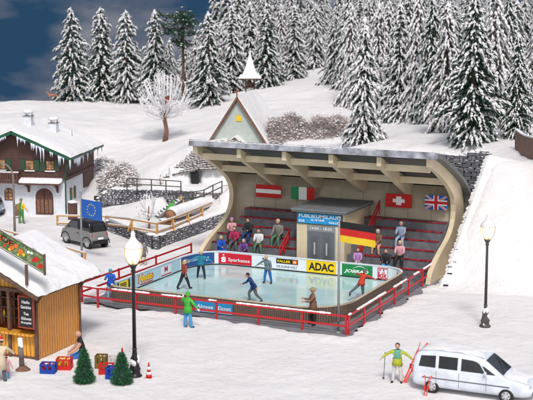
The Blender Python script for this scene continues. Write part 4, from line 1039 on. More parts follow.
# ------------------------------------------------------------------ people
def seg_dist(p, a, b_):
    ab = b_-a; t = max(0, min(1, (p-a).dot(ab)/max(1e-9, ab.dot(ab)))); return (p-(a+ab*t)).length
def person(label, loc, face, top, legs, hair='c_hbrown', lean=0, legp=((3,4,0),(-3,4,0)), armp=((5,10,15),(5,10,15)), shoes='c_black', hat=None, hem=True, s=1.0, female=False,
           seat=None, skates=False, head_turn=0, sleeves=True, skin='skin', bald=False, bib=None, twist=0, group=None, name='person', hemcol=None, gloves=None):
    th, sh = .44, .44
    def rotf(d, ang): # rotate in forward plane; forward = -Y
        return d
    pel = Vector((0,0,.93)); la = R(lean)
    up = Vector((0,-math.sin(la), math.cos(la)))
    J = {}; E_ = []; rad = {}
    def add(n, p, r, par=None, reg=None):
        J[n] = p; rad[n] = r
        if par: E_.append((par, n, reg))
    wS = .165 if female else .19
    add('pel', pel, (.145,.125))
    add('waist', pel+up*.20, (.145,.12) if not female else (.12,.10), 'pel', 'top')
    add('chest', pel+up*.40, (.17,.135), 'waist', 'top')
    add('neck', pel+up*.53, (.07,.07), 'chest', 'top')
    add('headb', pel+up*.59, (.055,.055), 'neck', 'skin')
    for i, sd in enumerate((-1, 1)):
        f, o, k = legp[i]; f, o, k = R(f), R(o), R(k)
        h = pel + Vector((sd*.085,0,-.04))
        d1 = Vector((sd*math.sin(o), -math.sin(f)*math.cos(o), -math.cos(f)*math.cos(o)))
        f2 = f-k; d2 = Vector((sd*math.sin(o)*.6, -math.sin(f2), -math.cos(f2))).normalized()
        add(f'hip{i}', h, (.115,.115), 'pel', 'legs'); kn = h+d1*th; add(f'knee{i}', kn, (.080,.080), f'hip{i}', 'legs')
        an = kn+d2*sh; add(f'ank{i}', an, (.060,.060), f'knee{i}', 'legs')
        fd = Vector((sd*.15, -math.cos(f2*.5), -math.sin(max(0,-f2))*.6)).normalized()
        add(f'toe{i}', an+fd*.17+Vector((0,0,-.045)), (.055,.046), f'ank{i}', 'shoe')
        f, o, k = armp[i]; f, o, k = R(f), R(o), R(k)
        s_ = pel + up*.47 + Vector((sd*wS,0,0)); add(f'sho{i}', s_, (.082,.082), 'chest', 'top')
        d1 = Vector((sd*math.sin(o), -math.sin(f)*math.cos(o), -math.cos(f)*math.cos(o)))
        f2 = f+k; d2 = Vector((sd*math.sin(o)*.75 - sd*.25*math.sin(k), -math.sin(f2)*math.cos(o), -math.cos(f2)*math.cos(o))).normalized()
        el = s_+d1*.29; add(f'elb{i}', el, (.064,.064), f'sho{i}', 'top' if sleeves else 'skin')
        wr = el+d2*.25; add(f'wri{i}', wr, (.046,.046), f'elb{i}', 'top' if sleeves else 'skin')
        J[f'hd{i}'] = d2
    names = [n for n in J if not n.startswith('hd')]
    idx = {n: i for i, n in enumerate(names)}
    me = bpy.data.meshes.new('sk'); me.from_pydata([J[n] for n in names], [(idx[a], idx[b_]) for a, b_, _ in E_], [])
    ob = bpy.data.objects.new('sk', me); C.objects.link(ob)
    md = ob.modifiers.new('s','SKIN'); md.use_smooth_shade = True
    for n in names:
        sv = me.skin_vertices[0].data[idx[n]]; sv.radius = rad[n]; sv.use_root = (n == 'pel')
    sb = ob.modifiers.new('d','SUBSURF'); sb.levels = 1; sb.render_levels = 1
    bpy.context.view_layer.update()
    ev = bpy.data.meshes.new_from_object(ob.evaluated_get(bpy.context.evaluated_depsgraph_get()))
    bpy.data.objects.remove(ob)
    mb = MB(); regmat = {'top': top, 'legs': legs, 'skin': skin, 'shoe': shoes}
    V_ = [v.co.copy() for v in ev.vertices]
    segs = [(J[a], J[b_], r, (rad[a][0]+rad[b_][0])/2) for a, b_, r in E_]
    for p in ev.polygons:
        c = sum((V_[i] for i in p.vertices), Vector())/len(p.vertices)
        b = min(segs, key=lambda q: seg_dist(c, q[0], q[1])-q[3]); reg = b[2]
        if reg == 'top' and c.z < (pel.z-.02) and abs(c.x) < .2 and b[0] == J['pel']: reg = 'legs'
        mt = regmat[reg]
        if bib and reg == 'top' and abs(c.x) < .11 : mt = bib
        mb.f.append(tuple(p.vertices)); mb.m.append(mb.mi(mt)); mb.sm.append(True)
    mb.v = [tuple(v) for v in V_]; bpy.data.meshes.remove(ev)
    # hands
    for i in (0, 1):
        w = J[f'wri{i}']; d = J[f'hd{i}']; sd = (-1, 1)[i]; hm = gloves or skin
        r = d.cross(Vector((1,0,0)) if abs(d.x) < .8 else Vector((0,1,0))).normalized(); q = r.cross(d).normalized()
        rot = Matrix((r*1, q*1, d*1)).transposed()
        mb.ell(w+d*.045, (.040,.020,.055), hm, 8, 5, rot=rot)
        for k, fl in enumerate((.058,.068,.064,.050)):
            b0 = w + d*.085 + r*(.027-.018*k); b1 = b0 + d*fl*.55 + q*.006; b2 = b0 + d*fl*.9 + q*.028
            mb.tube([b0-d*.02, b1, b2], [.0095,.0085,.006], hm, 5)
        b0 = w + d*.03 + r*.035; mb.tube([b0, b0+r*.03+d*.03, b0+r*.032+d*.062+q*.01], [.012,.010,.007], hm, 5)
    # head
    hc = J['headb'] + up*.125 + Vector((0,-.015,0)); hr = Euler((la*.4,0,R(head_turn))).to_matrix()
    mb.ell(hc, (.088,.108,.126), skin, 14, 10, rot=hr)
    mb.ell(hc+hr@Vector((0,-.045,-.055)), (.052,.055,.058), skin, 10, 7, rot=hr)
    mb.ell(hc+hr@Vector((0,-.112,-.012)), (.012,.018,.024), skin, 6, 5, rot=hr)
    for sd in (-1, 1):
        mb.ell(hc+hr@Vector((sd*.089,0,-.01)), (.01,.02,.03), skin, 6, 5, rot=hr)
        mb.ell(hc+hr@Vector((sd*.032,-.100,.012)), (.012,.007,.008), 'eye', 6, 4, rot=hr)
    mb.ell(hc+hr@Vector((0,-.094,-.055)), (.022,.006,.006), 'c_crimson', 6, 4, rot=hr)
    # ground
    zmin = min(v[2] for v in mb.v) if seat is None else None
    if seat is None: dz = -zmin + (.06 if skates else 0)
    else: dz = -(pel.z-.11)
    root = thing(name, label, 'person', loc, R(face), group); root.scale = (s*1.13, s*1.13, s)
    def sh_(m_): m_.v = [(x, y, z+dz) for x, y, z in m_.v]; return m_
    sh_(mb).build('body', root, fix=False)
    if not bald:
        m_ = MB(); m_.ell(hc+hr@Vector((0,.018,.026)), (.098,.106,.122), hair, 12, 9, rot=hr)
        if female:
            m_.ell(hc+hr@Vector((0,.055,-.06)), (.085,.055,.12), hair, 10, 8, rot=hr)
            for sd in (-1,1): m_.ell(hc+hr@Vector((sd*.068,.0,-.045)), (.028,.05,.085), hair, 8, 6, rot=hr)
        sh_(m_).build('hair', root, fix=False)
    if hat:
        m_ = MB(); hb = hc+hr@Vector((0,.005,.05))
        if hat[1] == 'brim': m_.lathe([(.17,0),(.17,.012),(.10,.02),(.088,.09),(.05,.11),(.005,.112)], hb, hat[0], 14)
        elif hat[1] == 'santa':
            m_.lathe([(.105,0),(.11,.03),(.10,.05)], hb, 'purewhite', 12); m_.lathe([(.10,.05),(.085,.11),(.05,.17),(.01,.2)], hb, hat[0], 12); m_.ell(hb+Vector((.03,.02,.2)), (.04,.04,.04), 'purewhite', 8, 6)
        else:
            m_.lathe([(.10,-.03),(.105,.01),(.10,.05),(.065,.09),(.01,.105)], hb, hat[0], 12)
            if hat[1] == 'pom': m_.ell(hb+Vector((0,0,.12)), (.032,.032,.032), hat[0], 7, 5)
            if hat[1] == 'cap': m_.ell(hb+hr@Vector((0,-.11,.0)), (.07,.06,.01), hat[0], 8, 5, rot=hr)
        sh_(m_).build('hat', root, fix=False)
    if hem and seat is None:
        m_ = MB(); n = 14; vs = []
        L_ = hem if isinstance(hem, float) else .16
        for (rr, z, fl) in ((.160,.16,1),(.165,.04,1.0),(.185,.04-L_,1.06),(.175,.035-L_,1.0)):
            c = pel + up*z if z > 0 else pel + Vector((0,0,z))
            for k in range(n): a = 6.2832*k/n; vs.append(c+Vector((math.cos(a)*rr*1.15*fl, math.sin(a)*rr*.95*fl, 0)))
        m_.add(vs, [(i*n+k, i*n+(k+1)%n, (i+1)*n+(k+1)%n, (i+1)*n+k) for i in range(3) for k in range(n)], hemcol or top, True); sh_(m_).build('jacket_hem', root, fix=False)
    if skates:
        for i in (0,1):
            a = J[f'ank{i}']; tt = J[f'toe{i}']; d = (tt-a); d.z = 0; d.normalize(); low = min(a.z, tt.z)-.10
            m_ = MB(); m_.beam(Vector((a.x,a.y,low+.03))-d*.07, Vector((tt.x,tt.y,tt.z-.07))+d*.05, .012, .04, 'rim'); m_.beam(Vector((a.x,a.y,low+.055)), Vector((a.x,a.y,a.z)), .03,.03,'black'); sh_(m_).build('skate_blade', root, fix=False)
    return root
def at(px, py, z=0.0): g_ = gp(px, py, z); return (g_.x, g_.y, z)
IZ = .075; CAM = 22
SK = 'ice skaters'
person('blonde skater in brick-red top and black trousers, walking on the ice at left', at(184,290,IZ), 150, 'c_brick','c_black','c_hblond', lean=5, legp=((22,4,8),(-18,4,10)), armp=((-20,22,10),(25,20,25)), female=True, skates=True, s=1.0, group=SK, head_turn=15, hem=False)
person('blond skater in teal jacket with both arms stretched out at the left of the ice', at(201,279,IZ), 30, 'c_teal','c_black','c_hblond', lean=14, legp=((-10,8,15),(18,10,28)), armp=((20,62,5),(10,55,10)), skates=True, s=.98, group=SK)
person('skater in grey-blue sweater and bright jeans, arm held out, in the middle of the ice', at(268,284,IZ), -10, 'c_grey','c_jeans','c_hblond', lean=14, legp=((10,9,14),(2,9,14)), armp=((25,48,12),(0,18,15)), skates=True, s=.98, group=SK)
person('dark-haired skater in navy jacket and grey trousers crouching near the front boards', at(254,303,IZ), -62, 'c_navy','c_gpants','c_black', lean=26, legp=((35,5,42),(-14,5,30)), armp=((30,12,35),(-42,12,15)), skates=True, s=1.02, group=SK, head_turn=10)
person('skater in orange-red jacket gliding on one leg with arms stretched wide', at(361,300,IZ), 160, 'c_redor','c_gpants','c_gpants', lean=22, legp=((3,2,2),(-48,10,12)), armp=((20,78,5),(60,70,10)), skates=True, s=.98, group=SK, head_turn=-20)
person('man in long brown coat and green brimmed hat standing beside the front boards', at(313,325,.05), -60, 'c_brown','c_black','c_hblond', legp=((6,4,4),(-4,4,2)), armp=((30,4,75),(30,4,60)), hat=('c_hat','brim'), hem=.42, s=1.12)
person('person in bright green hooded jacket and blue jeans waving in front of the rink', at(188,328), 165, 'c_lime','c_skyb','c_lime', legp=((4,5,0),(-3,5,0)), armp=((10,38,10),(25,45,115)), hat=('c_lime','pom'), hem=.24, s=1.08, gloves='purewhite')
person('person in blue jacket and blue cap standing outside the left end of the front boards', at(111,299,.03), 20, 'c_blue','c_lblue','c_hbrown', armp=((30,14,80),(30,14,80)), hat=('c_aqua','cap'), s=.98)
person('person in dark blue and beige standing outside the left boards behind the lantern', at(143,266), 190, 'c_gshirt','c_cream','c_hbrown', hem=.35, hat=('c_navy','pom'), s=.95)
person('man in green dungarees with yellow sleeves carrying a brown sack in front of the chalet', at(21.5,224), 170, 'c_yellow','c_green','c_hat', bib='c_green', armp=((10,22,20),(8,16,10)), hat=('c_green','cap'), s=1.08, hem=False)
g_ = gp(17.0,219); m_ = MB(); m_.lathe([(.17,0),(.24,.15),(.24,.5),(.15,.72),(.07,.80),(.12,.9)], (0,0,0), 'c_brown', 12); tag(m_.build('sack', loc=(g_.x,g_.y,.28)), 'brown sack held by the man in green dungarees', 'sack')
person('person in bright green behind the snow-covered log on the terrace', at(168,219,1.0), 130, 'c_lime','c_green','c_lime', lean=38, legp=((40,5,50),(30,5,50)), armp=((60,10,10),(60,10,10)), hat=('c_lime','pom'), s=.85)
person('person in yellow hooded jacket behind the snow-covered log on the terrace', at(180.5,215.5,1.0), 60, 'c_yellow','c_brown','c_yellow', lean=12, armp=((25,15,30),(20,12,20)), hat=('c_yellow','pom'), s=.80, hem=.25)
# spectators: (px head-ish x, tier k, ...)
def tierpos(px, k, dx=0):
    z = .72+.47*k+.09; vplane = 13.75+.78*k+.18
    d = ray(px, 200); # intersect vertical plane v = vplane
    # direction in place frame
    du = d[0]*cA - d[1]*sA; dv = d[0]*sA + d[1]*cA; t_ = (vplane-CV)/dv
    return (CU+du*t_+dx, vplane, z)
SP = 'spectators on the stand tiers'
SIT = dict(seat=1, legp=((84,8,84),(84,8,84)), hem=False)
def spec(label, px, k, top, legs, hair, face=5, arm=((32,3,55),(32,3,55)), lean=8, **kw):
    a = dict(SIT); a.update(kw); a['s'] = a.get('s', 1.0)*1.1; person(label, tierpos(px, k), face, top, legs, hair, lean=lean, armp=arm, group=SP, **a)
spec('spectator all in bright blue, leftmost on the lowest tier', 220, 0, 'c_blue','c_blue','c_hblond', 55, s=.98)
spec('spectator in pink top with lilac hat on an upper tier at left', 232, 2, 'c_pink','c_black','c_hbrown', 20, hat=('c_lilac','pom'), s=1.0)
spec('spectator in crimson sweater and grey trousers at left', 235, 1, 'c_crimson','c_gpants','c_hbrown', 10, s=1.08)
spec('spectator in black jacket and navy trousers behind the purple one', 249, 2, 'c_black','c_navy','c_hbrown', 0, s=1.08)
spec('spectator in purple jacket hunched on the lowest tier', 244.5, 0, 'c_purple','c_purple','c_hgrey', 10, s=.95, lean=16)
spec('spectator in white sweater and dark green trousers', 259, 1, 'c_white','c_ygreen','c_hbrown', 15, s=1.05)
spec('spectator in grey-brown shirt and green trousers, sitting alone beside the left handrail', 279, 2, 'c_gshirt','c_ygreen','c_hblond', 0, s=1.18, arm=((15,8,50),(15,8,50)))
spec('spectator in lilac sweater sitting right of the kiosk on the lowest tier', 358.5, 0, 'c_lilac','c_cream','c_hbrown', 20, s=1.0, female=True)
spec('white-haired spectator in brown coat behind and right of the lilac one', 379, 2, 'c_brown','skin','c_hgrey', 0, s=1.05, female=True)
spec('spectator in pale blue jacket on the highest occupied tier at right', 402, 3, 'c_lblue','c_lblue','c_hgrey', 5, s=1.05)
spec('spectator in pale pink sweater and black trousers near the right end', 401, 1, 'c_pink','c_black','c_hblond', 10, s=1.05)
spec('spectator in black leather jacket and bright jeans on the lowest tier at right', 387.5, 0, 'c_black','c_skyb','c_hbrown', 5, s=1.1)
# foreground people
person('skier in yellow-green open jacket and white trousers holding a pole and red skis', at(397,383), 8, 'c_olive','c_palep','c_hbrown', armp=((5,55,20),(8,58,10)), bib='c_sage', legp=((2,7,0),(-2,7,0)), s=1.04, hem=.2)
person('man in cream coat and red bobble hat reaching out in front of the stall counter', at(1.0,383), 205, 'c_cream','c_gpants','c_hbrown', lean=12, armp=((40,30,0),(60,62,35)), hat=('c_cred','santa'), gloves='c_cred', s=1.14, hem=.45)
person('small child in pink coat and red and white bobble hat with blue boots', at(7,380), 190, 'c_pink','c_skyb','c_hbrown', hat=('c_cred','santa'), hem=.42, s=.64, shoes='c_skyb', armp=((5,22,5),(5,22,5)))
person('bald man in black T-shirt sitting in the snow against the stall wall', (gp(83.5,357).x, gp(83.5,357).y, .12), -50, 'c_black','c_jeans','skin', lean=12, seat=1, legp=((68,10,45),(72,10,60)), armp=((22,10,25),(30,8,25)), bald=True, sleeves=False, hem=False, s=1.32)
# skis and pole
def skis(label, p, tilt, hgt_=1.75):
    t = thing('skis', label, 'skis', p); rxv = Vector((cA, sA, 0))
    for k, o in enumerate((0,.12)):
        m_ = MB(); pts = []
        for i in range(13):
            a = i/12; bend = 0 if a < .85 else (a-.85)*1.6
            pts.append(rxv*(tilt*a*hgt_ + o*(1+.9*a) + bend*(.35 if k else -.25)) + Vector((0,-.1*k,a*hgt_)))
        for a, b_ in zip(pts, pts[1:]): m_.beam(a, b_, .022, .075, 'coral')
        s_ = m_.build('ski', t)
        m_ = MB(); m_.box(pts[5], (.09,.07,.2), 'c_cred'); m_.build('binding', s_)
g_ = gp(403,383); skis('pair of coral-red skis held upright by the skier', g_, .42, 1.95)
t = thing('ski_pole', 'thin dark ski pole held out by the skier', 'ski pole', gp(383.5,380)); m_ = MB(); m_.tube([(0,0,0),(.06,0,1.28)], .018, 'darkmetal', 6); m_.build('shaft', t); m_ = MB(); m_.lathe([(.06,.1),(.06,.12)], (0,0,0), 'black', 8); m_.build('basket', t); m_ = MB(); m_.tube([(.055,0,1.2),(.066,0,1.36)], .03, 'greymetal', 6); m_.build('grip', t)

# ------------------------------------------------------------------ vehicles
def wheel(par, x, y, r, side, w=.18):
    t_ = bpy.data.objects.new('wheel', None)
    m_ = MB(); pr = [(r*.62, -w/2),(r*.9,-w/2),(r,-w*.3),(r,w*.3),(r*.9,w/2),(r*.62,w/2)]
    n = 20; vs = [(a_ , b_, c_) for a_, b_, c_ in []]
    def ring(prof, mt):
        vs = [(math.cos(6.2832*k/n)*rr, yy, math.sin(6.2832*k/n)*rr) for rr, yy in prof for k in range(n)]
        return vs, [(i*n+k, i*n+(k+1)%n, (i+1)*n+(k+1)%n, (i+1)*n+k) for i in range(len(prof)-1) for k in range(n)] + [tuple(range(n)), tuple((len(prof)-1)*n+k for k in range(n))]
    v_, f_ = ring(pr, 0); m_.add(v_, f_, 'tyre', True); o = m_.build('wheel', par, loc=(x, y, r))
    m_ = MB(); v_, f_ = ring([(r*.60, side*(w/2+.004)), (r*.56, side*(w/2+.015)), (r*.15, side*(w/2+.03))], 0); m_.add(v_, f_, 'rim', True)
    for k in range(6):
        a = k*math.pi/3; m_.box((math.cos(a)*r*.42, side*(w/2+.025), math.sin(a)*r*.42), (r*.1,.01,r*.26), 'tyre', ry=-a+math.pi/2)
    m_.build('rim', o)
def loft(sections, m, mb, close=True):
    n = len(sections[0]); vs = [p for s_ in sections for p in s_]
    fs = [(i*n+k, i*n+(k+1)%n, (i+1)*n+(k+1)%n, (i+1)*n+k) for i in range(len(sections)-1) for k in range(n)]
    if close: fs += [tuple(range(n-1,-1,-1)), tuple((len(sections)-1)*n+k for k in range(n))]
    mb.add(vs, fs, m, True)
def smallcar(label, loc, rz, body):
    # front towards -X, length 2.6, width 1.5
    t = thing('small_car', label, 'car', loc, rz); W_ = .74
    low = [(-1.32,.35),(-1.34,.55),(-1.22,.80),(-.85,.98),(-.2,1.02),(.6,1.02),(1.12,1.02),(1.27,.80),(1.30,.45),(1.22,.28),(-1.2,.25)]
    def body_mb(prof, wid, m, mb, inset=.08):
        secs = []
        for y, k in ((-wid,inset),(-wid+.06,.02),(-wid*.4,0),(wid*.4,0),(wid-.06,.02),(wid,inset)):
            cx = sum(p[0] for p in prof)/len(prof); cz = sum(p[1] for p in prof)/len(prof)
            secs.append([(cx+(p[0]-cx)*(1-k), y, cz+(p[1]-cz)*(1-k)) for p in prof])
        loft(secs, m, mb)
    m_ = MB(); body_mb(low, W_, body, m_); b0 = m_.build('body', t, bevel=.03)
    m_ = MB(); cab = [(-.92,.95),(-.45,1.42),(-.1,1.52),(.7,1.54),(1.02,1.45),(1.2,.98)]
    secs = []
    for y, k in ((-W_+.02,0),(-W_+.10,.0),(0,0),(W_-.10,.0),(W_-.02,0)):
        secs.append([(p[0], y*(1-.16*(p[1]-.95)/.6), p[1]) for p in cab])
    loft(secs, 'blackglossy', m_); m_.build('cabin', t, bevel=.04)
    for s_ in (-1,1):
        def yy(z, e=.006): return s_*((W_-.02)*(1-.16*(z-.95)/.6)+e)
        for (poly, nm_, mt) in (([(-.72,1.04),(-.38,1.38),(.12,1.42),(.12,1.04)],'side_window','glass'),):
            m_ = MB(); m_.add([(x, yy(z), z) for x, z in poly], [tuple(range(len(poly)))], mt); m_.build(nm_, t, fix=False)
        m_ = MB(); pl = [(.17,.98),(.17,1.5),(.42,1.52),(.60,.98)]; m_.add([(x, yy(z,.008), z) for x, z in pl], [tuple(range(4))], 'black'); m_.build('pillar', t, fix=False)
        m_ = MB(); m_.bx(-.62,.30,s_*(W_+.006)-.004,s_*(W_+.006)+.004,.40,.94,body); d_ = m_.build('door', t)
        m_ = MB(); m_.bx(.12,.26,s_*(W_+.02)-.006,s_*(W_+.02)+.006,.78,.82,'black'); m_.build('handle', d_)
        wheel(t, -.88, s_*(W_-.10), .30, s_); wheel(t, .92, s_*(W_-.10), .30, s_)
        for x in (-.88,.92):
            m_ = MB(); n = 14
            pts = [(x+math.cos(math.pi*k/n)*.37, s_*(W_-.005), .30+math.sin(math.pi*k/n)*.37) for k in range(n+1)]; m_.tube(pts, .035, 'black', 5); m_.build('wheel_arch', t)
        m_ = MB(); m_.ell((1.22, s_*.60, .80), (.05,.06,.09), 'tailred'); m_.build('tail_light', t)
        m_ = MB(); m_.ell((-1.22, s_*.55, .74), (.08,.10,.09), 'rim'); m_.build('headlight', t)
        m_ = MB(); m_.ell((-.72, s_*(W_+.08), 1.02), (.05,.09,.06), body); m_.build('mirror', t)
    m_ = MB(); m_.add([(1.215+.0,-.5,1.05),(1.215,.5,1.05),(1.08,.42,1.40),(1.08,-.42,1.40)], [(0,1,2,3)], 'glass'); m_.build('rear_window', t, fix=False)
    m_ = MB(); m_.box((1.29,0,.42), (.06,1.2,.2), 'black'); m_.build('bumper', t, bevel=.02)
    m_ = MB(); m_.box((1.325,0,.62), (.02,.42,.11), 'purewhite'); m_.build('number_plate', t)
    return t
wa, wb = gp(66,243), gp(88.5,249.5)
ang = math.atan2(wb.y-wa.y, wb.x-wa.x); mid = (wa+wb)/2
dv_ = Vector((-math.sin(ang), math.cos(ang), 0))
print('wheelbase', (wb-wa).length, 'angle', math.degrees(ang))
kk = (wb-wa).length/1.8
tcar = smallcar('small grey two-seater car with black roof parked behind the blue flag', (mid.x+dv_.x*.64*kk*.60, mid.y+dv_.y*.64*kk*.60, 0), ang, 'cargrey'); tcar.scale = (kk*.94,kk*.60,kk*.76)
g_ = gp(-13,216); smallcar('blue-grey small car cut off at the left picture edge beside the chalet', (g_.x,g_.y,0), R(20), 'c_lblue')
def van():
    g0 = gp(412,392); t = thing('van', 'snow-covered white van with dark side windows parked in the right foreground', 'van', (g0.x-.08, g0.y+.15, 0), 0)
    W_ = .92
    kx = [0,.06,.2,.45,1.0,2.0,2.8,3.15,3.45,3.8,4.15,4.35,4.7,5.05,5.3,5.42,5.46]
    kt = [1.20,1.62,1.83,1.93,1.99,1.99,1.95,1.88,1.72,1.46,1.20,1.10,1.04,.95,.84,.70,.55]
    kh = [.80,.87,.90,.92,.93,.93,.93,.93,.93,.93,.92,.915,.90,.86,.78,.68,.60]
    kr = [.60,.68,.71,.73,.75,.75,.74,.73,.73,.76,.80,.80,.78,.72,.62,.50,.40]
    kb = [.42,.34,.30,.28,.27,.27,.27,.27,.27,.27,.27,.27,.27,.29,.33,.40,.45]
    itp = lambda x, K: float(np.interp(x, kx, K))
    def prof_(x):
        zt, hw, rw, zb = itp(x,kt), itp(x,kh), itp(x,kr), itp(x,kb); bl = min(1.16, zt-.10)
        return [(0,zb),(hw*.8,zb),(hw-.03,zb+.08),(hw,zb+.25 if zb+.25 < bl-.1 else (zb+bl)/2),(hw+.01,(zb+bl)/2+.08),(hw-.005,bl-.06),(hw-.03,bl),(rw+.04,bl+(zt-bl)*.80),(rw-.01,bl+(zt-bl)*.92),(rw-.09,zt-.012),(rw*.5,zt+.01),(0,zt+.02)]
    xs_ = sorted(set(kx + [x_*.12 for x_ in range(1,46)])); secs = []
    for x in xs_:
        P1 = prof_(x); secs.append([(x, W_+y, z) for y, z in P1] + [(x, W_-y, z) for y, z in P1[-2:0:-1]])
    m_ = MB(); loft(secs, 'carwhite', m_); m_.build('body', t)
    def yy(z, s_, e, x=1.5):
        P1 = prof_(x)
        for (y0,z0),(y1,z1) in zip(P1[3:],P1[4:]):
            if z0 <= z <= z1: return W_ + s_*(y0+(y1-y0)*(z-z0)/max(1e-6,z1-z0)+e)
        return W_ + s_*(P1[6][0]+e)
    for s_ in (-1,1):
        for poly in ([(.30,1.22),(.40,1.70),(1.10,1.76),(1.10,1.22)],[(1.24,1.22),(1.24,1.77),(2.12,1.77),(2.12,1.22)],[(2.28,1.22),(2.28,1.76),(2.90,1.72),(3.10,1.62),(3.38,1.22)],[(3.46,1.20),(3.22,1.54),(3.32,1.52),(3.86,1.20)]):
            m_ = MB(); 
            import itertools
            x0_, x1_ = min(p_[0] for p_ in poly), max(p_[0] for p_ in poly); nn_ = 8; vs = []
            def span(x):
                zs = []
                for (xa, za), (xb, zb_) in zip(poly, poly[1:]+poly[:1]):
                    if abs(xa-xb) > 1e-6 and min(xa,xb)-1e-6 <= x <= max(xa,xb)+1e-6: zs.append(za+(zb_-za)*(x-xa)/(xb-xa))
                return min(zs), max(zs)
            for i in range(nn_+1):
                x = x0_+(x1_-x0_)*min(.999,max(.001,i/nn_)); za, zb_ = span(x)
                for j in range(5): z = za+(zb_-za)*j/4; vs.append((x, yy(z, s_, .010, x), z))
            m_.add(vs, [(i*5+j,(i+1)*5+j,(i+1)*5+j+1,i*5+j+1) for i in range(nn_) for j in range(4)], 'glass', True); m_.build('side_window', t, fix=False)
        m_ = MB(); m_.ell((3.42, W_+s_*(W_+.10), 1.27), (.07,.11,.09), 'carwhite'); m_.build('mirror', t)
        for x in (.95, 4.35): wheel(t, x, W_+s_*(W_-.10), .34, s_, .22)
        m_ = MB(); m_.box((.04, W_+s_*(W_-.13), .98), (.08,.12,.32), 'tailred'); m_.build('tail_light', t, bevel=.02)
        m_ = MB(); m_.ell((5.27, W_+s_*.58, .74), (.12,.16,.08), 'rim'); m_.build('headlight', t)
        m_ = MB(); m_.bx(.5,4.5, W_+s_*(W_+.018)-.006, W_+s_*(W_+.018)+.006, .72,.77,'c_gpants'); m_.build('trim_strip', t)
        for x in (1.15,2.2,3.45):
            m_ = MB(); m_.bx(x-.008,x+.008, W_+s_*(W_+.006)-.016, W_+s_*(W_+.006)+.010,.45,1.1,'c_gpants'); m_.build('door_gap', t)
    # windscreen
    m_ = MB(); vs = []
    for i in range(9):
        x = 3.36+.80*i/8; zt = itp(x,kt); rw = itp(x,kr)-.06-.015*i/8
        for j in range(7): q_ = -1+2*j/6; vs.append((x+.006, W_+q_*rw, zt+.028-.010*abs(q_)))
    m_.add(vs, [(i*7+j,(i+1)*7+j,(i+1)*7+j+1,i*7+j+1) for i in range(8) for j in range(6)], 'glass', True); m_.build('windscreen', t, fix=False)
    m_ = MB(); m_.beam((4.17,W_-.5,1.21),(3.7,W_+.2,1.58),.02,.02,'black'); m_.beam((4.17,W_+.25,1.21),(3.75,W_+.6,1.54),.02,.02,'black'); m_.build('wiper', t)
    rnd = random.Random(9)
    m_ = MB(); nx2, ny2 = 34, 14; vs = []; 
    for i in range(nx2+1):
        for j in range(ny2+1):
            x = .16+3.10*i/nx2; yv = -.70+1.40*j/ny2; e = min(i, nx2-i, j*2, (ny2-j)*2)/6.0
            zt = itp(x,kt)+.005
            vs.append((x+rnd.uniform(-.02,.02), W_+yv, zt + .07*min(1,e)+.05*noise.noise(Vector((x*2,yv*2,1)))-.01))
    m_.add(vs, [(i*(ny2+1)+j, (i+1)*(ny2+1)+j, (i+1)*(ny2+1)+j+1, i*(ny2+1)+j+1) for i in range(nx2) for j in range(ny2)], 'snowcap', True)
    m_.build('roof_snow', t, fix=True)
    m_ = MB(); vs = []
    for i in range(12):
        for j in range(9):
            x = 4.26+.95*i/11; yv = -.82+1.64*j/8; e = min(i, 11-i, j, 8-j)/3
            yv *= itp(x,kr)/.86; vs.append((x, W_+yv, itp(x,kt)+.0 + .05*min(1,e)+.03*noise.noise(Vector((x*3,yv*3,4)))))
    m_.add(vs, [(i*9+j, (i+1)*9+j, (i+1)*9+j+1, i*9+j+1) for i in range(11) for j in range(8)], 'snowcap', True); m_.build('bonnet_snow', t, fix=True)
van()
g_ = gp(429,392); skis('short pair of coral-red skis standing upright in the snow in front of the van', (g_.x, g_.y-.7, 0), .05, .98)

